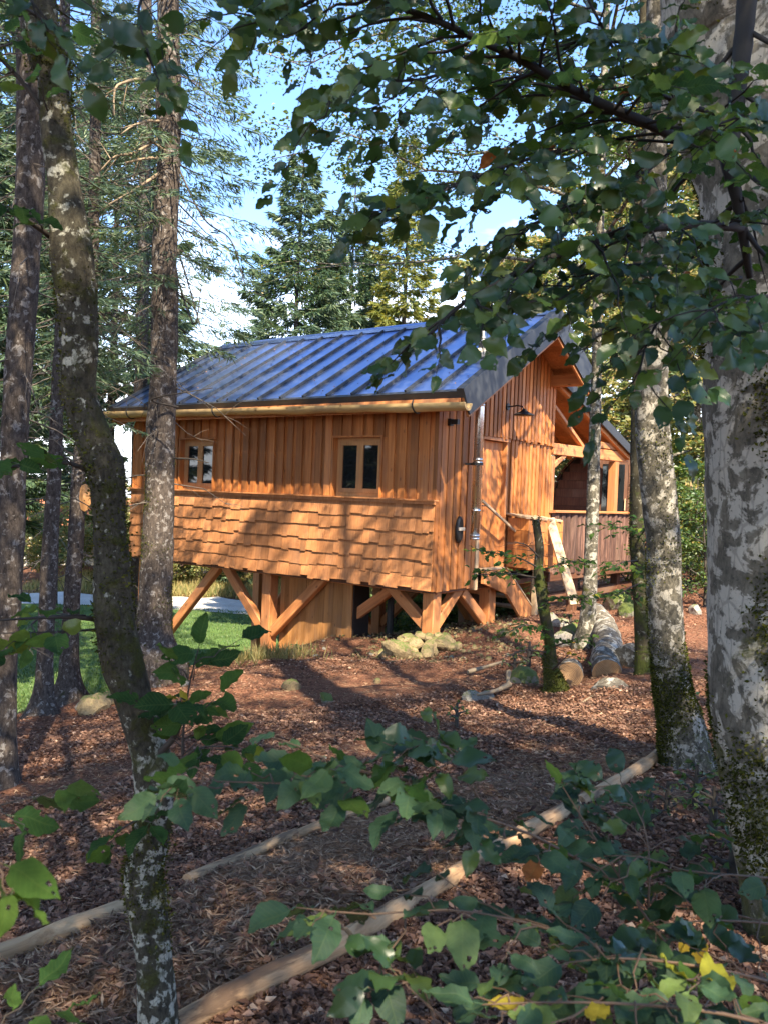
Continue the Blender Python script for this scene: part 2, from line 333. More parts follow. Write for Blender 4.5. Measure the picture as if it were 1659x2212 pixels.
def m_leaf(name, cols, trans=0.36, gloss=0.36, island=False, veins=True, tcol=None, lo=0.6, hi=1.35, spec=0.65):
    m, t, b = newmat(name)
    r = t.nodes.new('ShaderNodeNewGeometry').outputs['Random Per Island'] if island else objrand(t)
    c = ramp(t, r, cols)
    if veins:
        tcn = t.nodes.new('ShaderNodeTexCoord'); s = t.nodes.new('ShaderNodeSeparateXYZ'); t.links.new(tcn.outputs['Object'], s.inputs[0])
        ay = math_n(t, 'ABSOLUTE', s.outputs[1])
        ph = math_n(t, 'SUBTRACT', s.outputs[0], math_n(t, 'MULTIPLY', ay, 0.75))
        w = math_n(t, 'SINE', math_n(t, 'MULTIPLY', ph, 62.0)); vv = ramp(t, w, [(0.80, (0, 0, 0)), (1.0, (1, 1, 1))])
        rib = ramp(t, ay, [(0.008, (1, 1, 1)), (0.022, (0, 0, 0))])
        pat = noise(t, coords(t), 6.0, 4, 0.6)
        c = bright(t, c, pat, 0.65, 1.35)
        c = mix(t, math_n(t, 'MULTIPLY', math_n(t, 'MAXIMUM', vv, rib), 0.15), c, (0.16, 0.21, 0.06))
        bump(t, b, math_n(t, 'MULTIPLY', math_n(t, 'MAXIMUM', vv, rib), -1.0), 0.22, 0.02)
    else:
        c = bright(t, c, noise(t, coords(t, rand=False), 1.3, 3, 0.6), lo, hi)
    t.links.new(c, b.inputs['Base Color']); b.inputs['Roughness'].default_value = gloss; b.inputs['Specular IOR Level'].default_value = spec
    if veins:                                                        # matt underside
        bf = t.nodes.new('ShaderNodeNewGeometry').outputs['Backfacing']
        t.links.new(math_n(t, 'MULTIPLY_ADD', bf, -0.60, spec), b.inputs['Specular IOR Level']); t.links.new(math_n(t, 'MULTIPLY_ADD', bf, 0.35, gloss), b.inputs['Roughness'])
    tr = t.nodes.new('ShaderNodeBsdfTranslucent'); t.links.new(mix(t, 1.0, c, tcol or (1.9, 1.7, 0.7), 'MULTIPLY'), tr.inputs['Color'])
    ms = t.nodes.new('ShaderNodeMixShader'); ms.inputs[0].default_value = trans
    out = t.nodes['Material Output']; t.links.new(b.outputs[0], ms.inputs[1]); t.links.new(tr.outputs[0], ms.inputs[2]); t.links.new(ms.outputs[0], out.inputs['Surface'])
    return m
GREEN = [(0.0, (0.018, 0.044, 0.015)), (0.5, (0.032, 0.074, 0.022)), (0.85, (0.055, 0.105, 0.024)), (1.0, (0.11, 0.15, 0.026))]
M['leaf'] = m_leaf('beech_leaf_green', GREEN)
M['leaf_s'] = m_leaf('glossy_sapling_leaf', [(0.0, (0.018, 0.045, 0.022)), (0.6, (0.032, 0.075, 0.034)), (0.9, (0.05, 0.10, 0.036)), (1.0, (0.10, 0.15, 0.03))], gloss=.27, spec=1.0, trans=.3)
M['leaf_y'] = m_leaf('beech_leaf_yellowing', [(0, (0.30, 0.24, 0.03)), (0.5, (0.20, 0.22, 0.03)), (1, (0.34, 0.17, 0.02))])
M['leaf_l'] = m_leaf('sunlit_tint_beech_leaf', [(0, (0.045, 0.10, 0.022)), (1, (0.075, 0.13, 0.028))], trans=.5)  # lighter green leaf copy, the look of sunlight put into its colour
M['leaf_b'] = m_leaf('beech_leaf_brown', [(0, (0.18, 0.065, 0.02)), (1, (0.28, 0.10, 0.03))], tcol=(1.5, 1.1, 0.7))
M['leaf_mass'] = m_leaf('beech_foliage', [(0.0, (0.025, 0.060, 0.015)), (0.6, (0.052, 0.102, 0.020)), (0.92, (0.098, 0.138, 0.022)), (1.0, (0.230, 0.156, 0.030))], island=True, veins=False, gloss=0.5)
M['leaf_far'] = m_leaf('yellowing_foliage', [(0.0, (0.075, 0.120, 0.034)), (0.45, (0.155, 0.185, 0.055)), (0.8, (0.27, 0.245, 0.085)), (1.0, (0.33, 0.215, 0.10))], island=True, veins=False, gloss=0.6, trans=0.45, tcol=(1.5, 1.4, 0.8))
M['leaf_red'] = m_leaf('reddish_foliage', [(0.0, (0.17, 0.085, 0.035)), (0.5, (0.26, 0.12, 0.06)), (1.0, (0.16, 0.14, 0.04))], island=True, veins=False, gloss=0.6, trans=0.45, tcol=(1.5, 1.2, 0.8))
M['needle'] = m_leaf('spruce_needles', [(0.0, (0.030, 0.060, 0.038)), (0.6, (0.062, 0.107, 0.060)), (1.0, (0.115, 0.150, 0.066))], island=True, veins=False, gloss=0.5, trans=0.2, spec=0.4)
M['needle_y'] = m_leaf('sunlit_tint_spruce_needles', [(0.0, (0.072, 0.102, 0.026)), (0.6, (0.156, 0.174, 0.039)), (1.0, (0.264, 0.240, 0.055))], island=True, veins=False, gloss=0.55, trans=0.3, spec=0.3)  # brighter yellow needle copy, sunlight put into the colour
M['grass'] = m_leaf('mown_grass', [(0.0, (0.045, 0.090, 0.024)), (0.6, (0.075, 0.130, 0.034)), (1.0, (0.12, 0.16, 0.045))], island=True, veins=False, gloss=0.6, trans=0.3, tcol=(1.5, 1.6, 0.7))
M['dry_grass'] = m_leaf('dry_grass', [(0.0, (0.10, 0.13, 0.03)), (0.6, (0.24, 0.20, 0.07)), (1.0, (0.34, 0.26, 0.11))], island=True, veins=False, gloss=0.7, trans=0.3)
M['litter'] = m_leaf('fallen_beech_leaves', [(0.0, (0.059, 0.029, 0.020)), (0.35, (0.141, 0.073, 0.047)), (0.75, (0.233, 0.127, 0.081)), (0.95, (0.320, 0.192, 0.127)), (1.0, (0.427, 0.304, 0.211))], island=True, veins=False, gloss=0.75, trans=0.12, tcol=(1.4, 1.1, 0.8), spec=0.25, lo=0.7, hi=1.3)
M['chips'] = m_leaf('wood_chips', [(0.0, (0.076, 0.042, 0.023)), (0.4, (0.173, 0.098, 0.056)), (0.8, (0.274, 0.167, 0.098)), (1.0, (0.407, 0.277, 0.169))], island=True, veins=False, gloss=0.85, trans=0.02, tcol=(1, 1, 1), spec=0.2, lo=0.75, hi=1.25)

def m_ground(name, stops, scale, rough=0.95, bmp=1.0, spots=None):
    m, t, b = newmat(name); v = coords(t, rand=False)
    n = noise(t, v, scale, 8, 0.7); n2 = noise(t, v, 0.7, 4, 0.6)
    vo = t.nodes.new('ShaderNodeTexVoronoi'); vo.inputs['Scale'].default_value = scale * 1.6; t.links.new(v, vo.inputs['Vector'])
    f = math_n(t, 'ADD', math_n(t, 'MULTIPLY', n, 0.6), math_n(t, 'MULTIPLY', vo.outputs['Color'], 0.4))
    c = bright(t, ramp(t, f, stops), n2, 0.65, 1.35)
    if spots: c = mix(t, ramp(t, noise(t, v, 0.9, 5, 0.65), [(0.52, (0, 0, 0)), (0.66, (0.8, 0.8, 0.8))]), c, spots)
    t.links.new(c, b.inputs['Base Color']); b.inputs['Roughness'].default_value = rough; b.inputs['Specular IOR Level'].default_value = 0.15
    bump(t, b, f, bmp, 0.03); return m
M['soil'] = m_ground('forest_soil', [(0.25, (0.054, 0.024, 0.014)), (0.5, (0.146, 0.065, 0.037)), (0.75, (0.259, 0.124, 0.073))], 34)
M['path'] = m_ground('chip_path', [(0.25, (0.071, 0.038, 0.021)), (0.5, (0.179, 0.097, 0.052)), (0.75, (0.309, 0.184, 0.101))], 40)
M['lawn'] = m_ground('lawn_turf', [(0.25, (0.040, 0.078, 0.020)), (0.5, (0.068, 0.120, 0.030)), (0.75, (0.10, 0.15, 0.040))], 18, bmp=0.6)
M['gravel'] = m_ground('pale_gravel', [(0.25, (0.36, 0.33, 0.28)), (0.75, (0.58, 0.55, 0.48))], 30)
def m_rock(name, base, dark, moss=0.0, mc=(0.07, 0.09, 0.015)):
    m, t, b = newmat(name); v = coords(t); n = noise(t, v, 7, 8, 0.7)
    c = bright(t, ramp(t, n, [(0.3, dark), (0.6, base)]), objrand(t), 0.75, 1.2)
    if moss:
        g = t.nodes.new('ShaderNodeNewGeometry'); s = t.nodes.new('ShaderNodeSeparateXYZ'); t.links.new(g.outputs['Normal'], s.inputs[0])
        f = math_n(t, 'ADD', math_n(t, 'MULTIPLY', s.outputs[2], 0.45), n)
        c = mix(t, ramp(t, f, [(1 - moss, (0, 0, 0)), (1 - moss + 0.15, (1, 1, 1))]), c, bright(t, mix(t, 0.0, mc, mc), noise(t, v, 40, 3), 0.5, 1.6))
    t.links.new(c, b.inputs['Base Color']); b.inputs['Roughness'].default_value = 0.9; bump(t, b, n, 0.7, 0.03); return m
M['limestone'] = m_rock('ochre_limestone', (0.25, 0.185, 0.095), (0.12, 0.085, 0.040), 0.22)
M['greystone'] = m_rock('grey_limestone', (0.29, 0.26, 0.22), (0.11, 0.095, 0.08), 0.18)
M['mossrock'] = m_rock('mossy_rock', (0.26, 0.23, 0.17), (0.09, 0.08, 0.06), 0.55)
m, t, b = newmat('sawn_log_end'); v = coords(t); s = t.nodes.new('ShaderNodeSeparateXYZ'); t.links.new(v, s.inputs[0])
tcn = t.nodes.new('ShaderNodeTexCoord'); ln = t.nodes.new('ShaderNodeVectorMath'); ln.operation = 'LENGTH'; t.links.new(tcn.outputs['Object'], ln.inputs[0])
w = math_n(t, 'SINE', math_n(t, 'MULTIPLY', math_n(t, 'ADD', ln.outputs['Value'], math_n(t, 'MULTIPLY', noise(t, v, 6, 3), 0.03)), 420.0))
t.links.new(bright(t, ramp(t, noise(t, v, 9, 5), [(0.3, (0.26, 0.14, 0.06)), (0.7, (0.42, 0.25, 0.12))]), w, 0.85, 1.08), b.inputs['Base Color']); b.inputs['Roughness'].default_value = 0.85; M['logend'] = m

# ================================================================== THE GROUND
def axis_pts(lo, hi, fine_lo, fine_hi, fine, grow=1.16):
    a = list(np.arange(fine_lo, fine_hi + 1e-6, fine)); s = fine
    while a[-1] < hi: s *= grow; a.append(a[-1] + s)
    s = fine
    while a[0] > lo: s *= grow; a.insert(0, a[0] - s)
    return np.array(a)
gx = axis_pts(-160, 160, -5.5, 6.5, 0.085); gy = axis_pts(-60, 260, 1.2, 16.5, 0.085)
XX, YY = np.meshgrid(gx, gy); ZZ = gz(XX, YY)
far = np.clip((np.hypot(XX, YY - 20) - 50) / 60, 0, 1); ZZ = ZZ * (1 - far) + (-4.0 + 5.0 * np.clip(XX / 80, -1, 1)) * far
ZZ = ZZ - np.where(in_lawn(XX, YY), 0.0, 0.0)
nx, ny = len(gx), len(gy); ii = np.arange(ny - 1)[:, None] * nx; jj = np.arange(nx - 1)[None]
GF = np.stack([ii + jj, ii + jj + 1, ii + nx + jj + 1, ii + nx + jj], -1).reshape(-1, 4)
props(link('forest_floor', mesh_np('forest_floor', np.stack([XX, YY, ZZ], -1).reshape(-1, 3), GF), None, M['soil']), kind='structure',
      label='brown leaf-strewn forest floor sloping down to the left')
def sheet(name, mat, x0, x1, y0, y1, step, mask, lift, label):
    xs = np.arange(x0, x1, step); ys = np.arange(y0, y1, step); X, Y = np.meshgrid(xs, ys); Z = gz(X, Y) + lift
    n = len(xs); i = np.arange(len(ys) - 1)[:, None] * n; j = np.arange(n - 1)[None]
    Fq = np.stack([i + j, i + j + 1, i + n + j + 1, i + n + j], -1); cx = X[:-1, :-1] + step / 2; cy = Y[:-1, :-1] + step / 2
    Fq = Fq[mask(cx, cy)]
    return props(link(name, mesh_np(name, np.stack([X, Y, Z], -1).reshape(-1, 3), Fq), None, mat), kind='structure', label=label)
sheet('lawn', M['lawn'], -18, 2, 10, 36, 0.24, in_lawn, 0.05, 'mown green lawn below the cabin')
sheet('gravel_road', M['gravel'], -34, 1.5, 32, 40, 0.4, lambda x, y: (y > 33.6 + 0.5 * np.sin(x * 0.4)) & (y < 38), 0.07, 'pale gravel road beyond the lawn')

# path of wood chips between its edging logs
LOG_A = [[(-90, 2128), (60, 2068), (160, 2030), (272, 1988)], [(405, 1922), (520, 1873), (640, 1820)], [(640, 1820), (735, 1782), (840, 1745)]]
LOG_B = [[(200, 2360), (400, 2236), (560, 2150), (742, 2062)], [(750, 2055), (850, 1995), (1004, 1900)], [(1014, 1892), (1075, 1852), (1240, 1760)], [(1250, 1754), (1345, 1700), (1440, 1636)]]
LA = [[G(u, v - 8) for u, v in s] for s in LOG_A]; LB = [[G(u, v - 8) for u, v in s] for s in LOG_B]
pa = np.array([s for L_ in LA for s in L_])[:, :2]; pb = np.array([s for L_ in LB for s in L_])[:, :2]
pa = np.vstack([pa, pa[-1] + (pa[-1] - pa[-4]) * 1.5]); 
def polyline_at(p, t):
    s = np.r_[0, np.cumsum(np.linalg.norm(np.diff(p, axis=0), axis=1))]; return np.c_[np.interp(t * s[-1], s, p[:, 0]), np.interp(t * s[-1], s, p[:, 1])]
tt = np.linspace(0, 1, 90); ea_, eb_ = polyline_at(pa, tt), polyline_at(pb, tt); ss = np.linspace(0, 1, 14)
PX = ea_[:, None] * (1 - ss[None, :, None]) + eb_[:, None] * ss[None, :, None]
PV = np.concatenate([PX, gz(PX[..., 0], PX[..., 1])[..., None] + 0.012], -1)
i = np.arange(89)[:, None] * 14; j = np.arange(13)[None]
props(link('wood_chip_path', mesh_np('path', PV.reshape(-1, 3), np.stack([i + j, i + 14 + j, i + 15 + j, i + 1 + j], -1).reshape(-1, 4)), None, M['path']), kind='structure',
      label='wood chip path between two rows of edging logs')
def in_path(x, y):
    d = np.full(np.shape(x), 9.0); c = PX[::3].mean(1); w = np.linalg.norm(ea_[::3] - eb_[::3], axis=1) / 2
    inside = np.zeros(np.shape(x), bool)
    for k in range(len(c)): inside |= np.hypot(x - c[k, 0], y - c[k, 1]) < w[k] * 0.95
    return inside

# ================================================================== THE CABIN
cab = empty('timber_cabin', CAB, 'orange larch cabin on stilts with shingled wall and blue metal roof', 'cabin', rz=-TH)
L = 6.95; RT = 0.5836; RA = math.atan(RT); B0, BR = -0.4, 2.316; H0, HR = 2.751, 4.336; BE = 3.78
XL, XR = -(L + 0.16), 0.65
def roof_z(y): return H0 + (y - B0) * RT if y < BR else HR - (y - BR) * RT
def part(name, mb, mat, parent=cab, smooth=False): return mb.build(name, mat, parent, smooth)
def vboard(name, x0, x1, y0, y1, z0, z1, mat, parent=cab, top=None, ragged=0.0):
    # vertical board; top may be a pair of heights (cut along the roof slope in y)
    zt0, zt1 = (z1, z1) if top is None else top
    cx, cy = (x0 + x1) / 2, (y0 + y1) / 2; dz = random.uniform(-ragged, ragged)
    V = [(x0 - cx, y0 - cy, dz), (x1 - cx, y0 - cy, dz), (x1 - cx, y1 - cy, dz), (x0 - cx, y1 - cy, dz),
         (x0 - cx, y0 - cy, zt0 - z0), (x1 - cx, y0 - cy, zt0 - z0), (x1 - cx, y1 - cy, zt1 - z0), (x0 - cx, y1 - cy, zt1 - z0)]
    me = mesh_np(name, V, np.array([(0, 3, 2, 1), (4, 5, 6, 7), (0, 1, 5, 4), (1, 2, 6, 5), (2, 3, 7, 6), (3, 0, 4, 7)]), False)
    o = link(name, me, parent, mat); o.location = (cx, cy, z0); return o
# walls behind the cladding
w = MB(); WY = 0.16
WIN = [(-1.957, -0.981, 1.27, 2.185), (-5.60, -4.663, 1.27, 2.185)]          # x0, x1, z0, z1 of the two casings
w.box(-L + .03, -0.06, WY, WY + 0.1, 0.02, 1.22); w.box(-L + .03, -0.06, WY, WY + 0.1, 2.2, 2.8)
for a, c in ((-L + .03, WIN[1][0]), (WIN[1][1], WIN[0][0]), (WIN[0][1], -0.06)): w.box(a, c, WY, WY + 0.1, 1.22, 2.2)
w.box(-L + .03, -0.06, 3.4, 3.5, 0.02, 3.3); w.box(-L + .03, -L + .1, WY + .1, 3.4, 0.02, 2.9)
w.box(-0.14, -0.06, WY + .1, 1.2, 0.02, 3.0); w.box(-0.14, -0.06, 2.02, 3.4, 0.15, 3.0); w.box(-0.14, -0.06, 1.2, 2.02, 2.3, 3.0)
part('wall', w, M['core'])
part('floor', MB().box(-L + .02, -0.02, 0.06, 3.52, -0.06, 0.015), M['dark_wood'])
part('inner_floor_shadow_gap', MB().box(-L + .12, -0.16, 0.28, 3.38, 2.6, 2.62), M['dark_wood']) if False else None
# long wall: board on board above the moulding
n_b = 34; pitch = L / n_b
def covered(x0, x1): return [q for q in WIN if x1 > q[0] + 0.004 and x0 < q[1] - 0.004]
for k in range(n_b):
    xa = -L + k * pitch
    for lay, (wd, y0, y1) in enumerate(((pitch - 0.012, 0.034, 0.060), (0.122, 0.004, 0.034))):
        xm = xa + (pitch / 2 if lay == 0 else pitch); wd = wd if lay == 0 else wd + random.uniform(-.012, .012)
        x0, x1 = xm - wd / 2, min(xm + wd / 2, -0.001)
        y0 += random.uniform(-0.003, 0.003)
        hit = covered(x0, x1)
        if not hit: vboard('board', x0, x1, y0, y1, 1.285, 2.68, M['board'])
        else:
            q = hit[0]
            vboard('board', x0, x1, y0, y1, q[3] + 0.004, 2.68, M['board'])
            if x0 < q[0] - 0.03: vboard('board', x0, q[0] - 0.003, y0, y1, 1.285, q[3] + 0.002, M['board'])
            if x1 > q[1] + 0.03: vboard('board', q[1] + 0.003, x1, y0, y1, 1.285, q[3] + 0.002, M['board'])
# moulding over the shingles
mo = MB(); mo.box(-L - .02, 0.012, -0.035, 0.06, 1.215, 1.262); mo.box(-L - .03, 0.02, -0.062, 0.06, 1.262, 1.284)
part('moulding', mo, M['timber'])
# hand split shingles in six courses
for r_ in range(6):
    z0 = -0.01 + r_ * 0.205; x = -L - 0.012
    while x < -0.002:
        wd = random.choice((0.12, 0.15, 0.17, 0.19, 0.22, 0.25)) * random.uniform(0.92, 1.08)
        x1 = min(x + wd, -0.002)
        if -0.002 - x1 < 0.07: x1 = -0.002
        dz = random.uniform(-0.028, 0.022); ht = min(0.32, 1.222 - z0); bt = 0.030 + random.uniform(-.004, .006); fl = 0.018 if r_ == 0 else 0.0
        yb = -0.028 - fl + random.uniform(-0.004, 0.003); cx = (x + x1) / 2; h = (x1 - x) / 2 - 0.0016
        s_ = random.uniform(-0.003, 0.003)
        V = [(-h, yb, dz - s_), (h, yb, dz + s_), (h, yb + bt, dz + s_), (-h, yb + bt, dz - s_), (-h, 0.006, ht), (h, 0.006, ht), (h, 0.014, ht), (-h, 0.014, ht)]
        o = link('shingle', mesh_np('shingle', V, np.array([(0, 3, 2, 1), (4, 5, 6, 7), (0, 1, 5, 4), (1, 2, 6, 5), (2, 3, 7, 6), (3, 0, 4, 7)]), False), cab, M['shingle'])
        o.location = (cx, 0, z0); x = x1
part('backing_board', MB().box(-L, -0.004, 0.016, 0.06, 0.0, 1.215), M['timber'])
# windows: deep casing, frame, two sashes, panes, sill
for q in WIN:
    x0, x1, z0, z1 = q; c = MB()
    c.box(x0, x0 + 0.028, -0.012, 0.15, z0, z1); c.box(x1 - 0.028, x1, -0.012, 0.15, z0, z1); c.box(x0 - 0.004, x1 + 0.004, -0.016, 0.15, z1, z1 + 0.028)
    wn = part('window', c, M['board'])
    part('sill', MB().box(x0 + .028, x1 - .028, -0.03, 0.15, z0 - 0.012, z0 + 0.012), M['dark_wood'], wn)
    fx0, fx1, fz0, fz1 = x0 + 0.03, x1 - 0.03, z0 + 0.013, z1 - 0.002; f = MB()
    for b_ in ((fx0, fx0 + .05, fz0, fz1), (fx1 - .05, fx1, fz0, fz1), (fx0 + .05, fx1 - .05, fz0, fz0 + .06), (fx0 + .05, fx1 - .05, fz1 - .05, fz1)): f.box(b_[0], b_[1], 0.10, 0.15, b_[2], b_[3])
    part('frame', f, M['sash'], wn); xm = (fx0 + fx1) / 2
    for a, d in ((fx0 + .052, xm - .002), (xm + .002, fx1 - .052)):
        s = MB(); z_0, z_1 = fz0 + .062, fz1 - .052
        for b_ in ((a, a + .06, z_0, z_1), (d - .06, d, z_0, z_1), (a + .06, d - .06, z_0, z_0 + .065), (a + .06, d - .06, z_1 - .06, z_1)): s.box(b_[0], b_[1], 0.088, 0.135, b_[2], b_[3])
        part('sash', s, M['sash'], wn); part('pane', MB().box(a + .06, d - .06, 0.108, 0.114, z_0 + .065, z_1 - .06), M['glass'], wn)
    part('dark_room_backing', MB().box(fx0, fx1, 0.19, 0.195, fz0, fz1), M['core'], wn)  # dark sheet standing in for the shade inside the room
# gable wall
yy = 0.0
while yy < 1.1:                                                            # full height boards beside the corner
    w_ = min(0.092, 1.12 - yy); px_ = random.choice((0.0, 0.012, 0.02))
    vboard('board', -0.055, 0.0 + px_, yy + .002, yy + w_ - .002, -0.03, 0, M['board'], top=(roof_z(yy) - .15 + .03, roof_z(yy + w_) - .15 + .03), ragged=0.014); yy += w_
vboard('corner_board', -0.05, 0.030, 1.122, 1.205, -0.07, 0.90, M['pale']); vboard('corner_board', -0.05, 0.02, 1.122, 1.205, 0.902, 2.29, M['board'])
yy = 1.13
while yy < 3.5:                                                            # upper gable boards, proud of the ones below
    w_ = 0.125 if yy + 0.14 < 3.53 else 3.53 - yy; zb = 2.30; m_ = yy + w_ / 2
    for lay in (0, 1):
        a_, b_ = (yy, yy + w_ - .004) if lay == 0 else (yy + w_ - .045, min(yy + w_ + .04, 3.55))
        x0, x1 = ((-0.03, 0.028) if lay == 0 else (0.029, 0.056))
        if a_ < BR < b_: b_ = BR
        vboard('board', x0, x1, a_, b_, zb, 0, M['board'], top=(roof_z(a_) - .15, roof_z(b_) - .15), ragged=0.02)
    yy += w_
yy = 2.05
while yy < 3.5:                                                            # boards right of the door
    w_ = 0.125 if yy + 0.14 < 3.53 else 3.53 - yy
    vboard('board', -0.055, -0.012, yy, yy + w_ - .004, 0.17, 2.31, M['board'])
    vboard('board', -0.011, 0.016, yy + w_ - .045, min(yy + w_ + .04, 3.54), 0.17, 2.29, M['board']); yy += w_
part('lintel', MB().box(-0.05, 0.035, 1.206, 2.05, 2.245, 2.296), M['timber'])
d = MB(); d.box(-0.13, 0.012, 1.208, 1.26, 0.20, 2.243); d.box(-0.13, 0.006, 1.985, 2.046, 0.20, 2.243); part('door_frame', d, M['timber'])
dr = part('door', MB().box(-0.115, -0.085, 1.262, 1.983, 0.21, 2.24), M['board'])
for k in range(5):
    y0 = 1.264 + k * 0.1437; vboard('board', -0.0845, -0.066, y0, y0 + 0.139, 0.212, 2.238, M['board'], dr)
h = MB(); h.box(-0.066, -0.056, 1.30, 1.345, 1.08, 1.28); h.tube([(-0.056, 1.322, 1.22), (-0.01, 1.322, 1.22), (-0.008, 1.43, 1.22)], 0.010, 6); part('handle', h, M['black'], dr)
# far end of the cabin: a few boards show at the corner
for k in range(17): vboard('board', -L - .03, -L - .002, 0.02 + k * 0.205, 0.02 + k * 0.205 + 0.2, -0.02, 0, M['board'], top=(min(roof_z(0.02 + k * .205), 4.0) - .15 + .02,) * 2)
for k in range(10): vboard('board', -L + k * 0.69, -L + k * 0.69 + 0.685, 3.502, 3.53, 0.0, 3.35, M['board'])

# ---- roof: front and back slope built in slope axes (s up the slope, n out of it)
def slope(front=True):
    ca, sa = math.cos(RA), math.sin(RA)
    if front: return lambda x, s, n: (x, B0 + s * ca - n * sa, H0 + s * sa + n * ca)
    return lambda x, s, n: (x, BE - s * ca + n * sa, roof_z(BE) + s * sa + n * ca)
def sbox(mb, f, x0, x1, s0, s1, n0, n1):
    V = [f(x, s, n) for n in (n0, n1) for s in (s0, s1) for x in (x0, x1)]
    return mb.add(V, [(0, 2, 3, 1), (4, 5, 7, 6), (0, 1, 5, 4), (2, 6, 7, 3), (0, 4, 6, 2), (1, 3, 7, 5)])
n_p = 16; pw = (XR - XL) / n_p
for front in (True, False):
    f = slope(front); S = (BR - B0) / math.cos(RA) if front else (BE - BR) / math.cos(RA)
    for k in range(12):                                                   # soffit boards seen from below
        y0, y1 = S * k / 12, S * (k + 1) / 12 - 0.004
        o = MB(); sbox(o, f, XL + .02, XR - .02, y0, y1, -0.09, -0.055); o.build('soffit_board', M['timber'], cab)
    for k in range(n_p):
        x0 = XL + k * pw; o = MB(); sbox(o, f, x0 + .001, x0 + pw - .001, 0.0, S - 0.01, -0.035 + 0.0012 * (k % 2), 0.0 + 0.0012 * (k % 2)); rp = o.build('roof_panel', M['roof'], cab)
        if k: o = MB(); sbox(o, f, x0 - .016, x0 + .016, 0.03, S - 0.02, 0.002, 0.045); o.build('standing_seam', M['trim_metal'], rp)  # dark metal puts the seams' shaded side into their colour
    e = MB(); sbox(e, f, XL, XR, -0.02, -0.001, -0.085, 0.012); sbox(e, f, XL, XR, 0.0, 0.055, 0.004, 0.012); e.build('eave_flashing', M['trim_metal'], cab)
    for xs, xa in ((XR, 1), (XL, -1)):                                    # clad barge boards
        b_ = MB(); xo = xs + xa * 0.03; sbox(b_, f, min(xs, xo) + .001, max(xs, xo), -0.03, S + 0.02, -0.33, 0.05); sbox(b_, f, min(xs - xa * .09, xs) , max(xs - xa * .09, xs), -0.02, S, 0.014, 0.05)
        b_.build('barge_cladding', M['trim_metal'], cab)
        b_ = MB(); sbox(b_, f, min(xs - xa * .04, xs) , max(xs - xa * .04, xs), -0.02, S + 0.015, -0.37, -0.092); b_.build('barge_board', M['timber'], cab)
part('fascia_light_stop', MB().box(XL + .03, XR - .05, -0.402, -0.378, 2.49, 2.664), M['timber'])  # added to block sun leaking between eave and gutter
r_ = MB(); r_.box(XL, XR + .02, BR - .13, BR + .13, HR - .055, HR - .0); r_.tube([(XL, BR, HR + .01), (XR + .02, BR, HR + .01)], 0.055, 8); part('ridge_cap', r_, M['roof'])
for yp, zo in ((0.03, .10), (1.12, .10), (2.316, .17), (3.42, .10)):      # purlin ends under the gable overhang
    beam('purlin', (-0.3, yp, roof_z(yp) - .19 - zo), (XR - .05, yp, roof_z(yp) - .19 - zo), 0.14, 0.19, M['timber'], cab)
    if yp < 3: beam('purlin', (-L + .3, yp, roof_z(yp) - .19 - zo), (XL + .05, yp, roof_z(yp) - .19 - zo), 0.14, 0.19, M['timber'], cab)
for k in range(14):                                                       # rafter tails
    x = -L + 0.15 + k * 0.52; f = slope(True); beam('rafter', f(x, 0.02, -0.145), f(x, 0.55, -0.145), 0.09, 0.10, M['timber'], cab)
# hollowed log gutter with iron hooks
g0, g1 = np.array((-7.34, -0.505, 2.665)), np.array((0.80, -0.505, 2.575)); gm = MB(); th_ = np.linspace(math.pi * 0.98, math.pi * 2.02, 15); xs = np.linspace(0, 1, 26)
out = []; inn = []
for t_ in xs:
    c = g0 + (g1 - g0) * t_; rr = 0.100 + 0.008 * math.sin(t_ * 23) + 0.006 * math.sin(t_ * 51 + 1)
    out.append([c + np.array((0, math.cos(a) * rr, math.sin(a) * rr)) for a in th_]); inn.append([c + np.array((0, math.cos(a) * rr * .68, math.sin(a) * rr * .68)) for a in th_])
for grid, flip in ((out, False), (inn, True)):
    V = np.array(grid).reshape(-1, 3); i = np.arange(25)[:, None] * 15; j = np.arange(14)[None]
    Fq = np.stack([i + j, i + j + 1, i + 15 + j + 1, i + 15 + j], -1).reshape(-1, 4); gm.add(V, Fq[:, ::-1] if flip else Fq)
for e_ in (0, 25):
    V = np.array(out[e_] + inn[e_]); gm.add(V, [(j, j + 1, 15 + j + 1, 15 + j) for j in range(14)])
    gm.add(np.array([*inn[e_]]), [(0, j, j + 1) for j in range(1, 14)]) if e_ == 0 else None
for sd in (0, 14): gm.add(np.array([v for r2 in range(26) for v in (out[r2][sd], inn[r2][sd])]), [(2 * r2, 2 * r2 + 2, 2 * r2 + 3, 2 * r2 + 1) for r2 in range(25)])
gut = part('gutter', gm, M['gutter'], smooth=True)
for xh in (-6.35, -4.05, -0.02):
    c = g0 + (g1 - g0) * ((xh - g0[0]) / (g1[0] - g0[0]))
    o = MB(); o.tube([c + np.array((0, math.cos(a) * .121, math.sin(a) * .121)) for a in np.linspace(math.pi * 1.0, math.pi * 2.0, 9)] + [c + np.array((0, .13, .10)), c + np.array((0, .22, .21))], 0.011, 6)
    o.tube([c + np.array((0, -.121, 0)), c + np.array((0, -.10, .05))], 0.011, 6); o.build('bracket', M['black'], gut)
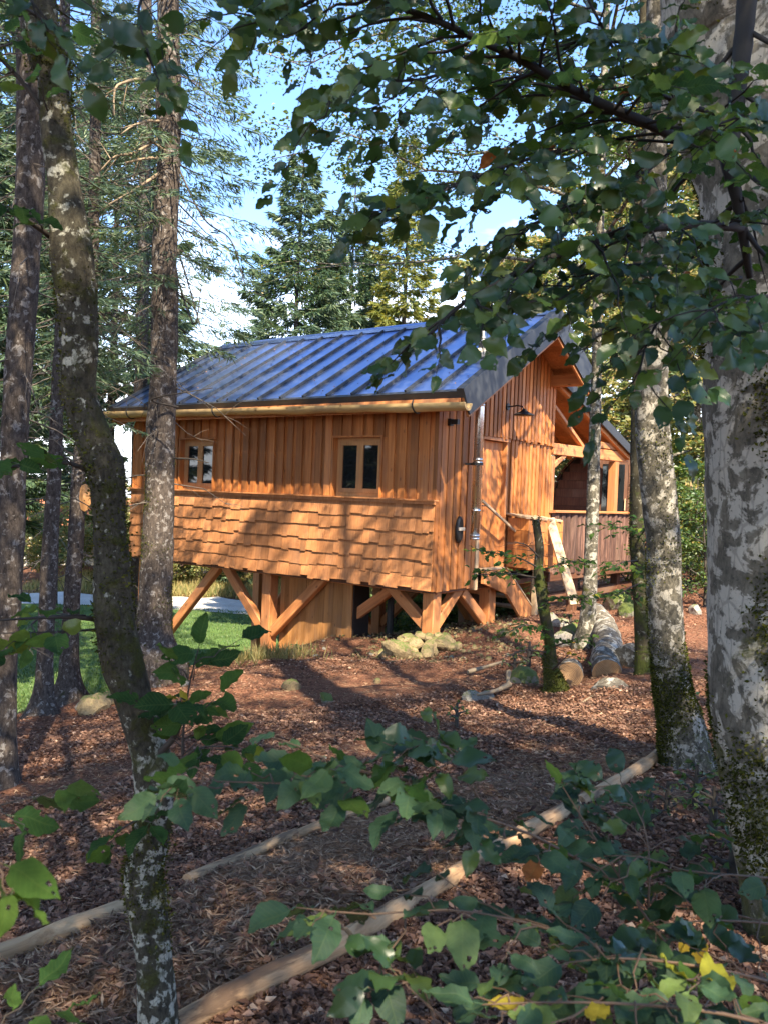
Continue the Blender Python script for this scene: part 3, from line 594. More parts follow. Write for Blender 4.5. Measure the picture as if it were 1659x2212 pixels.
# ---- stove pipe up the gable and through the roof
FX, FY = 0.23, 0.735; zr = roof_z(FY); fl = MB(); fl.tube([(FX, FY, 0.735), (FX, FY, zr + 1.15)], 0.066, 16, True)
flue = part('stove_pipe', fl, M['steel'], smooth=True)
for z in (0.735, 0.78, 1.15, 1.85, 1.9, 2.7): o = MB(); o.tube([(FX, FY, z - .018), (FX, FY, z + .018)], 0.074, 16); o.build('joint_band', M['steel'], flue, True)
o = MB(); o.tube([(FX, FY, zr - .02), (FX, FY, zr + .10), (FX, FY, zr + .12)], [.17, .12, .075], 16); o.build('flashing', M['flash'], flue, True)
o = MB(); o.tube([(FX, FY, zr + .19), (FX, FY, zr + .26)], [.18, .07], 16); o.build('storm_collar', M['steel'], flue, True)
o = MB(); o.tube([(FX, FY, zr + 1.2), (FX, FY, zr + 1.29)], [.13, .02], 16); o.tube([(FX + .05, FY, zr + 1.14), (FX + .05, FY, zr + 1.22)], .008, 5); o.tube([(FX - .05, FY, zr + 1.14), (FX - .05, FY, zr + 1.22)], .008, 5); o.build('rain_cap', M['steel'], flue)
o = MB(); o.box(-0.0, 0.17, FY - .012, FY + .012, 1.82, 1.85); o.tube([(FX, FY, 1.815), (FX, FY, 1.855)], 0.082, 16); o.build('wall_bracket', M['black'], flue)
# ---- wall lamps
o = MB(); o.tube([(0.05, 1.86, 2.80), (0.075, 1.86, 2.80)], 0.055, 12); o.tube([(0.075, 1.86, 2.80), (0.22, 1.88, 2.815), (0.30, 1.90, 2.80), (0.33, 1.905, 2.74)], 0.012, 6); wl = part('wall_lamp', o, M['black'])
o = MB(); o.tube([(0.33, 1.905, 2.76), (0.33, 1.905, 2.73), (0.33, 1.905, 2.675), (0.33, 1.905, 2.66)], [.03, .05, .155, .16], 18); o.build('lamp_shade', M['black'], wl, True)
o = MB(); o.box(0.0, 0.05, 0.24, 0.32, 2.36, 2.46); o.box(0.05, 0.16, 0.25, 0.31, 2.38, 2.45); part('wall_lamp', o, M['black'])
# ---- stilts and braces (x, y, foot)
def post(x, y, mat=M['timber'], w_=0.20, top=-0.03):
    p = HW(x, y, 0); zf = gzs(p[0], p[1]) - CAB[2] - 0.35
    return beam('post', (x, y, zf), (x, y, top), w_, w_, mat, cab, 0.012, side=(1, 0, 0))
for x, y in ((-0.16, 0.26), (-3.44, 0.26), (-6.78, 0.26), (-0.12, 1.78), (-0.16, 3.3), (-3.44, 3.3), (-6.78, 3.3), (-1.25, 3.3)): post(x, y)
for y in (0.26, 1.78, 3.3): beam('floor_beam', (-L + .05, y, -0.03 if y < 1 else -.1), (-0.05, y, -0.03 if y < 1 else -.1), 0.12, 0.12 if y < 1 else .2, M['timber'], cab)
for x in (-6.78, -3.44, -0.16): beam('floor_beam', (x, 0.36, -0.04), (x, 3.2, -0.04), 0.14, 0.10, M['timber'], cab)
BRACES = [((-0.24, .26, -.56), (-0.93, .26, -.02)), ((-0.16, .34, -.56), (-0.16, .98, -.02)), ((-3.53, .26, -1.06), (-4.55, .26, -.02)), ((-3.35, .26, -1.06), (-2.22, .26, -.02)),
          ((-3.44, .36, -.80), (-3.44, 1.1, -.02)), ((-6.69, .26, -2.05), (-4.68, .26, -.02)), ((-1.78, .55, -.60), (-0.98, .62, -.02)), ((-0.14, 1.70, -.62), (-0.14, 1.0, -.1)),
          ((-1.25, 3.2, -.9), (-1.25, 2.4, -.1)), ((-0.2, 1.86, -.55), (-0.9, 1.9, -.1)), ((-6.69, 3.3, -1.6), (-5.2, 3.3, -.1)), ((-3.53, 3.3, -1.4), (-4.8, 3.3, -.1)), ((-3.35, 3.3, -1.2), (-2.2, 3.3, -.1))]
for a_, b_ in BRACES: beam('brace', a_, b_, 0.13, 0.16, M['timber'], cab, 0.012)
# ---- boarded store under the floor
for k in range(16):
    x0 = -3.30 + k * 0.097; p = HW(x0, .32, 0); zf = gzs(p[0], p[1]) - CAB[2] - .12
    vboard('board', x0, x0 + .094, 0.38 + random.uniform(-.004, .004), 0.405, zf, -0.10, M['shed'])
part('store_side', MB().box(-1.76, -1.73, 0.405, .8, -1.2, -.1), M['core']); part('store_side', MB().box(-3.30, -3.27, 0.41, .8, -1.9, -.1), M['shed'])
o = MB(); o.tube([(-1.45, 1.0, -.1), (-1.45, 1.0, -.95)], .06, 10); o.tube([(-1.5, 1.0, -.16), (-.9, 1.0, -.16)], .05, 10); part('waste_pipe', o, M['black'])
o = MB(); o.tube(resample([(-.75, 1.3, -.1), (-.72, 1.3, -.4), (-.85, 1.3, -.72), (-1.2, 1.3, -.9)], .06), .03, 8); part('hose', o, M['black'], smooth=True)
# ---- stair, newel and handrail
st = MB(); sx0, sx1 = 0.085, 0.135
def sprism(mb, poly, x0, x1):
    n = len(poly); V = [(x, y, z) for x in (x0, x1) for y, z in poly]
    mb.add(V, [(i, (i + 1) % n, n + (i + 1) % n, n + i) for i in range(n)])
    c0, c1 = len(poly), 0
    for x in (x0, x1):
        ctr = np.mean(poly, 0); mb.add([(x, ctr[0], ctr[1])] + [(x, y, z) for y, z in poly], [(0, 1 + i, 1 + (i + 1) % n) for i in range(n)])
poly = [(1.21, 0.03), (1.21, 0.235), (1.80, 0.235), (1.95, 0.20), (3.05, -0.62), (3.05, -0.95), (2.85, -0.95), (1.72, 0.03)]
sprism(st, poly, sx0, sx1); stair = part('stair', st, M['timber'])
o = MB(); sprism(o, poly, -0.80, -0.75); o.build('stringer', M['dark_wood'], stair)
o = MB(); o.box(0.02, 0.15, 1.21, 1.83, 0.237, 0.262); o.build('landing_edge', M['pale'], stair)
for k in range(4): o = MB(); y0 = 1.86 + k * .27; z0 = 0.12 - k * .2; o.box(-0.74, 0.083, y0, y0 + .27, z0 - .02, z0 + .02); o.build('tread', M['pale'], stair)
sprism(o := MB(), [(1.88, .255), (1.95, .225), (3.06, -.60), (3.06, -.63)], 0.08, 0.145); o.build('stringer_edge', M['pale'], stair)
beam('newel_post', (0.16, 2.86, -1.1), (0.16, 2.86, 0.52), 0.09, 0.09, M['pale'], cab)
beam('handrail', (0.16, 1.02, 1.30), (0.16, 2.83, 0.50), 0.035, 0.045, M['pale'], cab)
# slatted ledge beside the door
for k in range(4):
    o = MB(); o.box(0.03, 0.40, 2.08, 2.11, .25 + k * .2, .25 + k * .2 + .19); o.build('ledge_board', M['board'], cab)
    o = MB(); y0 = 2.11; o.box(0.37, 0.40, 2.112, 3.32, .22 + k * .2, .22 + k * .2 + .19); o.build('ledge_board', M['board'], cab)
for k in range(5):
    y0 = 2.04 + k * 0.27; beam('ledge_slat', (0.42, y0 + .02, 1.055 - k * .012), (0.0, y0 + .10, 1.10 - k * .012), 0.17, 0.03, M['pale'], cab, .004)
# ---- covered terrace beyond the gable
dk = [(k, 3.56 + k * .16) for k in range(34)]
for k, y0 in dk: o = MB(); o.box(-4.6, 0.05, y0, y0 + .154, 0.10, 0.14); o.build('deck_board', M['timber'], cab)
beam('deck_beam', (0.03, 3.5, 0.01), (0.03, 8.9, 0.01), 0.12, 0.17, M['dark_wood'], cab); beam('deck_beam', (-0.9, 3.5, -.02), (-0.9, 8.9, -.02), 0.14, 0.2, M['dark_wood'], cab)
beam('deck_beam', (-0.2, 3.5, -0.42), (-0.2, 8.9, -0.42), 0.14, 0.16, M['dark_wood'], cab)
for x, y in ((-0.2, 5.1), (-0.2, 7.2), (-2.6, 5.1), (-2.6, 7.2), (-0.2, 8.7), (-2.6, 8.7)): post(x, y, M['dark_wood'], .16, 0.0)
k = 0; yy = 3.58
while yy < 7.25:                                                          # bark slabs of the parapet
    w_ = random.uniform(.17, .27); y1 = min(yy + w_, 7.3); z0 = 0.02 + random.uniform(-.03, .05)
    a = np.linspace(0, math.pi, 7); V = []
    for z in np.linspace(z0, 1.12, 6):
        wob = random.uniform(-.012, .012)
        V += [(0.06 + 0.05 * math.sin(t_) + (0 if t_ in (a[0], a[-1]) else wob), (yy + y1) / 2 - math.cos(t_) * (y1 - yy) * .49, z) for t_ in a]
    V += [(0.02, y, z) for z in np.linspace(z0, 1.12, 6) for y in (yy, y1)]
    Fq = [(r * 7 + c, r * 7 + c + 1, r * 7 + c + 8, r * 7 + c + 7) for r in range(5) for c in range(6)]
    o = MB(); o.add(np.array(V), np.array(Fq)); b_ = 42
    o.add(np.array(V[42:]), [(2 * r, 2 * r + 1, 2 * r + 3, 2 * r + 2) for r in range(5)]); o.build('bark_slab', M['slab'], cab, True); yy = y1 + .004
beam('parapet_rail', (0.07, 3.54, 1.155), (0.07, 7.3, 1.155), 0.16, 0.045, M['timber'], cab)
beam('terrace_post', (-0.02, 6.42, 0.14), (-0.02, 6.42, 2.18), 0.16, 0.16, M['timber'], cab); beam('terrace_post', (-0.02, 3.62, 0.14), (-0.02, 3.62, 2.12), 0.10, 0.12, M['timber'], cab)
beam('terrace_beam', (-0.02, 3.56, 2.25), (-0.02, 7.0, 2.30), 0.14, 0.20, M['timber'], cab); beam('terrace_beam', (-0.02, 5.3, 2.46), (-0.02, 7.0, 2.47), 0.14, 0.12, M['timber'], cab)
beam('terrace_brace', (-0.02, 3.62, 3.00), (-0.02, 4.9, 2.36), 0.09, 0.07, M['timber'], cab); beam('terrace_brace', (-0.02, 3.65, 1.95), (-0.02, 4.15, 2.2), 0.10, 0.09, M['timber'], cab)
TA = math.atan2(-1.02, 3.2)
def tro(y, n): return (3.62 + y * math.cos(TA) - n * math.sin(TA), 3.50 + y * math.sin(TA) + n * math.cos(TA))
for k in range(11):
    o = MB(); y0, y1 = k * .32, k * .32 + .315; V = [(x, *tro(y, n)) for n in (-.05, -.02) for y in (y0, y1) for x in (-4.8, 0.18)]
    o.add(V, [(0, 2, 3, 1), (4, 5, 7, 6), (0, 1, 5, 4), (2, 6, 7, 3), (0, 4, 6, 2), (1, 3, 7, 5)]); o.build('soffit_board', M['timber'], cab)
for k in range(8):
    o = MB(); x0 = -4.8 + k * .62; V = [(x, *tro(y, n)) for n in (-.015, .01 + .001 * (k % 2)) for y in (0, 3.54) for x in (x0, x0 + .618)]
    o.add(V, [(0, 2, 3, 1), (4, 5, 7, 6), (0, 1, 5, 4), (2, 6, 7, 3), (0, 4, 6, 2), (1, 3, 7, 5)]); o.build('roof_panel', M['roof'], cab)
o = MB(); V = [(x, *tro(y, n)) for n in (-.14, .03) for y in (-.05, 3.56) for x in (.162, .195)]; o.add(V, [(0, 2, 3, 1), (4, 5, 7, 6), (0, 1, 5, 4), (2, 6, 7, 3), (0, 4, 6, 2), (1, 3, 7, 5)]); o.build('barge_cladding', M['trim_metal'], cab)
for x in (0.08, -0.6, -1.2, -1.8, -2.4): beam('rafter', (x, *tro(0.0, -.13)), (x, *tro(3.5, -.13)), 0.09, 0.15, M['timber'], cab)

# ---- oval lantern-like plaque hung on the gable
pl = empty('oval_wall_plaque', HW(0.028, 0.60, 0.86), 'dark oval plaque with a pale middle band hung left of the stove pipe', 'plaque', rz=-TH)
o = MB(); a = np.linspace(0, 2 * math.pi, 25)[:-1]; ring = np.c_[np.zeros(24), np.cos(a) * .085, np.sin(a) * .20]
V = np.vstack([ring + (0, 0, 0), ring * (1, .98, .98) + (.03, 0, 0), ring * (1, .70, .80) + (.05, 0, 0), [[.038, 0, 0]]])
o.add(V, [(i, (i + 1) % 24, 24 + (i + 1) % 24, 24 + i) for i in range(24)] + [(24 + i, 24 + (i + 1) % 24, 48 + (i + 1) % 24, 48 + i) for i in range(24)])
o.add(V, [(48 + i, 48 + (i + 1) % 24, 72) for i in range(24)]); o.build('oval_disc', M['black'], pl)
MB().box(.052, .066, -.078, .078, -.012, .035).build('band', M['flash'], pl)

# ---- barrel sauna on the terrace
c_ = P(1315, 1086, 18.2); fl_ = HW(0, 0, .14)[2]
sa = empty('barrel_sauna', c_, 'dark round-ended barrel sauna standing on the covered terrace', 'sauna', rz=math.radians(-14))
Rb = 1.18; nS = 36
for k in range(nS):
    a0, a1 = 2 * math.pi * k / nS, 2 * math.pi * (k + 1) / nS - .012; o = MB()
    V = [(r * math.cos(t_), y, r * math.sin(t_)) for y in (-.05, 2.0) for r in (Rb, Rb + .04) for t_ in (a0, a1)]
    o.add(V, [(0, 1, 3, 2), (4, 6, 7, 5), (0, 4, 5, 1), (2, 3, 7, 6), (0, 2, 6, 4), (1, 5, 7, 3)]); o.build('stave', M['dark_wood'], sa)
for k in range(13):
    z0 = -Rb + k * 2 * Rb / 13; z1 = z0 + 2 * Rb / 13 - .006; hw = math.sqrt(max(.02, Rb ** 2 - max(abs(z0), abs(z1)) ** 2)) - .005
    for xa, xb in ((-hw, min(hw, -.24)), (.37, hw)) if -1.0 < z0 < .80 else ((-hw, hw),):
        if xb - xa > .05: MB().box(xa, xb, .02, .06, z0, z1).build('end_board', M['dark_wood'], sa)
so = MB().box(-.23, .36, .0, .05, -1.0, .90).build('door', M['dark_wood'], sa); MB().box(-.16, .29, -.012, -.002, -.86, .82).build('pane', M['glass'], so); MB().box(.31, .33, -.06, -.01, -.15, .1).build('handle', M['pale'], so)
o = MB(); o.tube([(0, .07, 0), (0, 1.95, 0)], Rb - .01, 24); o.build('inner_shell', M['core'], sa)
for s_ in (-1, 1): MB().box(-.8, .8, .5 + s_ * .35, .62 + s_ * .35, -Rb - .06, -Rb + .22).build('cradle', M['dark_wood'], sa)
# ---- plank leaning on the terrace
pt, pb_ = P(1186, 1120, 14.25), P(1240, 1306, 13.55)
pk = props(beam('plank', pt, pb_, 0.16, 0.045, M['pale'], None, .004, side=(1, .2, 0)), 'pale weathered plank leaning against the bark-slab parapet', 'plank')

# ================================================================== VEGETATION BUILDERS
def unit(v): v = np.asarray(v, float); return v / (np.linalg.norm(v, axis=-1, keepdims=True) + 1e-12)
def cards(Pn, D, Nn, ln, wd, fold=0.25):         # folded diamond leaves: base points, directions, normals -> V, F (two triangles each)
    D = unit(D); S = unit(np.cross(Nn, D)); Nn = np.cross(D, S); ln = np.broadcast_to(ln, (len(Pn),))[:, None]; wd = np.broadcast_to(wd, (len(Pn),))[:, None]
    mid = Pn + D * ln * 0.45 + Nn * wd * fold
    V = np.stack([Pn, mid + S * wd * 0.5, Pn + D * ln, mid - S * wd * 0.5], 1).reshape(-1, 3)
    b = np.arange(len(Pn))[:, None] * 4
    return V, np.concatenate([b + [0, 2, 1], b + [0, 3, 2]], 1).reshape(-1, 3)
def rand_dirs(r, n, up=0.0, flat=1.0):
    v = r.standard_normal((n, 3)); v[:, 2] = v[:, 2] * flat + up; return unit(v)
def trunk_mesh(pts, rad, seed, n=20, step=0.07, lump=0.06, flare=0.5, flare_h=0.5, base_z=None):
    p, ra = resample(pts, step, np.asarray(rad, float)); r = np.random.default_rng(seed)
    z0 = p[0, 2] if base_z is None else base_z
    ra = ra * (1 + flare * np.exp(-np.clip(p[:, 2] - z0, 0, None) / flare_h * 2.2))
    V, F, _ = tube(p, ra, n); V = V.reshape(len(p), n, 3); c = p[:, None]
    th = np.arange(n) * 2 * math.pi / n; s = np.arange(len(p)) * step; d = np.zeros((len(p), n))
    for _ in range(14):
        k = r.integers(1, 6); w = r.uniform(1.5, 14); d += np.sin(k * th[None] + r.uniform(0, 6.28) + np.sin(s * w * .6 + r.uniform(0, 6))[:, None] * 1.2) * np.sin(s * w + r.uniform(0, 6.28))[:, None] / 4.0
    fl = np.exp(-np.clip(p[:, 2] - z0, 0, None) / flare_h * 2.0) * flare
    for k in (3, 5): d += fl[:, None] * 2.4 * np.sin(k * th + r.uniform(0, 6.28))[None]
    V = c + (V - c) * (1 + lump * d + r.standard_normal((len(p), n)) * lump * 0.18)[..., None]
    return V.reshape(-1, 3), F
def px_trunk(lst, d, up_to=None, down=0.3, lean=(0, 0)):
    # [(u, v, width)] from the top of what is seen down to the base, all at distance d -> points from base up, radii
    pts = [P(u, v, d) for u, v, w in lst][::-1]; ra = [w * px(d) / 2 for u, v, w in lst][::-1]
    t = unit(pts[0] - pts[1]) * down; pts = [pts[0] + np.array((t[0] * .3, t[1] * .3, -down))] + pts; ra = [ra[0]] + ra
    if up_to:
        top = pts[-1]; h = up_to - top[2]; dirn = unit(pts[-1] - pts[-2])
        for k, f in ((1, .35), (2, .7), (3, 1.0)):
            pts.append(top + np.array(((dirn[0] * .5 + lean[0]) * h * f, lean[1] * h * f, h * f))); ra.append(ra[-1] * (0.80 if k < 3 else 0.25))
    return np.array(pts), np.array(ra)
def decid(r, spine, z0, z1, reach, n_limb, n_sub, n_leaf, leaf, bias=(0, 0), rise=0.45, limb_r=0.05, spread=0.32, up=0.9, only=None):
    # limbs growing from a spine between heights z0 and z1 -> (limb MB, leaf V, leaf F)
    mb = MB(); LP = []; LD = []; zs = spine[:, 2]
    for k in range(n_limb):
        z = z0 + (z1 - z0) * (k + r.uniform(0, .8)) / n_limb; b = np.array([np.interp(z, zs, spine[:, i]) for i in range(3)])
        a = k * 2.4 + r.uniform(-.5, .5); dr = np.array((math.cos(a) + bias[0], math.sin(a) + bias[1], 0)); m = np.linalg.norm(dr); dr = dr / m
        f = (z - z0) / max(z1 - z0, .1); ln = reach * r.uniform(.7, 1.1) * (1 - .55 * f) * (0.7 + .5 * min(m, 1.6)) * 0.8
        p = [b]; n = 6
        for i in range(1, n + 1):
            t = i / n; p.append(b + dr * ln * t + np.array((0, 0, 1)) * ln * (rise * t - .18 * t * t) + r.normal(0, .05 * ln, 3) * t)
        p = np.array(p); rr = limb_r * (1 - .6 * f) * np.linspace(1, .15, n + 1); mb.tube(p, rr, 6, False)
        for j in range(n_sub):
            t = .22 + .78 * (j + r.uniform(0, 1)) / n_sub; q = np.array([np.interp(t * n, np.arange(n + 1), p[:, i]) for i in range(3)])
            sd = unit(np.cross(dr, (0, 0, 1)) * (1 if j % 2 else -1) * r.uniform(.5, 1.2) + dr * r.uniform(.2, .9) + np.array((0, 0, r.uniform(-.25, .45))))
            sl = ln * .42 * r.uniform(.6, 1.2) * (1.1 - .5 * t); e = q + sd * sl + np.array((0, 0, -.06 * sl)); mid = (q + e) / 2 + np.array((0, 0, .06 * sl))
            mb.tube([q, mid, e], [limb_r * .28, limb_r * .18, limb_r * .07], 4, False)
            tt = r.uniform(.15, 1.08, n_leaf)[:, None]; c = q + (e - q) * tt + r.normal(0, 1, (n_leaf, 3)) * (spread * sl * .5, spread * sl * .5, spread * sl * .28)
            LP.append(c); LD.append(unit(sd[None] * .6 + r.normal(0, .7, (n_leaf, 3)) * (1, 1, .5) + np.array((0, 0, -.15))))
    LP = np.vstack(LP); LD = np.vstack(LD)
    if only is not None: k_ = only(LP); LP, LD = LP[k_], LD[k_]
    nn = unit(r.normal(0, .6, LP.shape) + np.array((0, 0, up))); sz = leaf * r.uniform(.65, 1.2, len(LP))
    V, F = cards(LP, LD, nn, sz, sz * .62); return mb, V, F
def conifer(r, spine, z0, z1, R, step, per, card, n_card, droop=0.35, gap=0.12, width=0.16, ragged=0.35, shape=0.85):
    # whorls of drooping branches carrying short needle sprays
    mb = MB(); Q = []; D = []; LN = []; zs = spine[:, 2]; z = z0
    while z < z1 - .15:
        f = (z - z0) / (z1 - z0); b0 = np.array([np.interp(z, zs, spine[:, i]) for i in range(3)]); a0 = r.uniform(0, 6.28)
        for k in range(per):
            if r.random() < gap: continue
            a = a0 + k * 6.283 / per + r.uniform(-.3, .3); ln = R * (1 - f) ** shape * r.uniform(1 - ragged, 1 + ragged * .4) + .12
            if f < .12: ln *= .55 + 3.5 * f
            dr = np.array((math.cos(a), math.sin(a), 0)); up_ = .55 * f - droop * (1 - f); ts = np.linspace(0, 1, 6)
            p = b0 + (0, 0, r.uniform(-.1, .1)) + dr * ln * ts[:, None] + np.array((0, 0, 1.0)) * (ln * (up_ * ts - .10 * ts + .16 * ts ** 2.5))[:, None]
            mb.tube(p[[0, 2, 5]], [.012 * R * .6 + .004, .008 * R * .5 + .002, .002], 3, False)
            n = max(4, int(n_card * ln)); t = np.sqrt(r.uniform(.03, 1, n)); q = np.stack([np.interp(t * 5, np.arange(6), p[:, i]) for i in range(3)], 1)
            side = np.cross(dr, (0, 0, 1)) * np.where(r.random(n) < .5, 1, -1)[:, None]; off = r.uniform(0, 1, n)[:, None] * np.minimum(.42 * ln * (1.15 - t), .55)[:, None]
            q = q + side * off + dr * off * .5 + np.array((0, 0, -1)) * (off * r.uniform(.1, .7, (n, 1)))
            Q.append(q); D.append(unit(side * r.uniform(.2, 1, (n, 1)) + dr * r.uniform(.2, 1, (n, 1)) + r.normal(0, .25, (n, 3)) + np.array((0, 0, -.35)))); LN.append(card * r.uniform(.6, 1.25, n))
        z += step * r.uniform(.75, 1.25)
    t = np.linspace(0, 1, 30)
    Q = np.vstack(Q); D = np.vstack(D); LN = np.concatenate(LN); nn = rand_dirs(r, len(Q), .5)
    V, F = cards(Q, D, nn, LN, LN * width, .1); return mb, V, F
def tree(name, base, label, cat, tr, bark, limb=None, leaves=None, leafmat=None, group=None, crown='crown', limbmat=None):
    e = empty(name, base, label, cat, group); base = np.asarray(base)
    o = link('trunk', mesh_np('trunk', tr[0] - base, tr[1]), e, bark)
    if limb is not None and limb.V:
        lm = link('branches', mesh_np('branches', np.concatenate(limb.V) - base, [np.concatenate(q) for q in (limb.F4, limb.F3) if q]), e, limbmat or bark); lm['kind'] = 'stuff'
    if leaves is not None: link(crown, mesh_np(crown, leaves[0] - base, leaves[1], False), e, leafmat)
    return e
def copy_tree(e, loc, rz, sc, label, group):
    c = e.copy(); COL.objects.link(c); c.location = loc; c.rotation_euler = (0, 0, rz); c.scale = (sc, sc, sc * random.uniform(.92, 1.1)); c['label'] = label
    if group: c['group'] = group
    for ch in list(e.children):
        k = ch.copy(); COL.objects.link(k); k.parent = c
    return c
def dead_twigs(r, spine, z0, z1, n, ln, droop=.35, rad=.006, sub=3):
    mb = MB(); zs = spine[:, 2]
    for k in range(n):
        z = r.uniform(z0, z1); b = np.array([np.interp(z, zs, spine[:, i]) for i in range(3)]); a = r.uniform(0, 6.28); l = ln * r.uniform(.3, 1.1)
        dr = np.array((math.cos(a), math.sin(a), r.uniform(-.45, .05))); p = [b + dr * l * t + np.array((0, 0, -droop * l * t * t)) + r.normal(0, .02, 3) * (t > 0) for t in (0, .3, .6, 1)]
        mb.tube(p, [rad, rad * .8, rad * .5, rad * .2], 4, False)
        for j in range(sub):
            t = r.uniform(.25, .95); q = p[0] + (p[3] - p[0]) * t; q = np.array([np.interp(t, (0, .3, .6, 1), [x[i] for x in p]) for i in range(3)])
            d2 = unit(dr + r.normal(0, .6, 3) + (0, 0, -.3)); mb.tube([q, q + d2 * l * .18, q + d2 * l * .36 + (0, 0, -.04 * l)], [rad * .45, rad * .3, rad * .12], 3, False)
    return mb

# ---- leaf blades: several shapes, shared by every leaf close to the camera
def leaf_grid(r, wid=0.30, wave=0.03, curl=0.12, fold=0.16, holes=0):
    ts = np.array([0, .05, .13, .22, .32, .42, .52, .62, .72, .81, .89, .95, 1.0]); w = wid * np.array([.02, .36, .66, .86, .97, 1.0, .98, .89, .72, .51, .29, .12, .01]); ys = np.array([-1, -.62, -.3, 0, .3, .62, 1]); V = []
    bend = r.uniform(-.14, .14); ph = r.uniform(0, 6.28); tw = r.uniform(-.5, .5)
    for t, ww in zip(ts, w):
        for y in ys:
            e = wave * math.sin(t * 23 + ph + y * 2) * abs(y) ** 1.5; s = ww * y * (1 + (.07 * math.sin(t * 60 + ph) if abs(y) > .9 else 0))
            V.append((t, s + bend * math.sin(math.pi * t), fold * ww * abs(y) + e - curl * t * t + .05 * math.sin(t * 8 + ph) + tw * t * s))
    V = np.array(V); V[:, :2] += r.normal(0, .006, (len(V), 2)) * (np.abs(V[:, 1:2]) > .01)
    F = [(i * 7 + j, i * 7 + j + 1, i * 7 + j + 8, i * 7 + j + 7) for i in range(12) for j in range(6)]
    for _ in range(holes): k = int(r.integers(8, len(F) - 8)); del F[k]
    n = len(V); V = np.vstack([V, [(-.14, -.010, .02), (-.14, .010, .02), (.03, .012, -.004), (.03, -.012, -.004)]]); F.append((n, n + 3, n + 2, n + 1))
    return V, np.array(F)
LR = np.random.default_rng(11)
LEAF_GEO = [leaf_grid(LR, w, wv, c, f, h) for w, wv, c, f, h in ((.27, .03, .14, .22, 0), (.31, .045, .24, .10, 1), (.25, .03, .02, .30, 0), (.33, .035, .34, .05, 2), (.29, .06, -.10, .18, 0), (.28, .05, .30, .28, 3), (.24, .05, .10, .40, 0))]
LEAF = {}
for key, mat in (('leaf', 'leaf'), ('leaf_y', 'leaf_y'), ('leaf_b', 'leaf_b'), ('leaf_l', 'leaf_l'), ('leaf_s', 'leaf_s')):
    LEAF[key] = []
    for Vg, Fg in LEAF_GEO: me = mesh_np('leaf_blade', Vg, Fg); me.materials.append(M[mat]); LEAF[key].append(me)
def leaf_matrix(pos, dr, nrm, size):
    x = unit(dr); y = unit(np.cross(nrm, x)); z = np.cross(x, y); s = size
    return Matrix(((x[0] * s, y[0] * s, z[0] * s, pos[0]), (x[1] * s, y[1] * s, z[1] * s, pos[1]), (x[2] * s, y[2] * s, z[2] * s, pos[2]), (0, 0, 0, 1)))
class Leafer:                                    # puts leaves on twigs: the first `limit` as objects, the rest as one mass
    def __init__(s, r, limit, main='leaf'): s.r = r; s.limit = limit; s.n = 0; s.mass = []; s.main = main
    def put(s, twig, origin, pos, dr, nrm, size, key='leaf'):
        k = int(s.r.integers(len(LEAF_GEO))); key = s.main if key == 'leaf' else key
        if s.n < s.limit:
            o = bpy.data.objects.new('leaf', LEAF[key][k]); COL.objects.link(o); o.parent = twig; o.matrix_local = leaf_matrix(np.asarray(pos) - origin, dr, nrm, size)
        else: s.mass.append((k, leaf_matrix(np.asarray(pos) - origin, dr, nrm, size)))
        s.n += 1
    def flush(s, thing):
        if not s.mass: return
        V = []; F = []; n = 0
        for k, m in s.mass:
            g, f = LEAF_GEO[k]; A = np.array(m); V.append(g @ A[:3, :3].T + A[:3, 3]); F.append(f + n); n += len(g)
        props(link('leaf_mass', mesh_np('leaf_mass', np.vstack(V), np.vstack(F)), thing, M['leaf_massnear']), kind='stuff')
M['leaf_massnear'] = m_leaf('beech_leaf_green_mass', GREEN, island=True, veins=False, gloss=.4)
TO_CAM = lambda p: -unit(p)
def key_of(r, y=0.025, b=0.012, l=0.08):
    q = r.random()
    if r.random() < l: return 'leaf_l'
    return 'leaf_y' if q < y else 'leaf_b' if q < y + b else 'leaf'
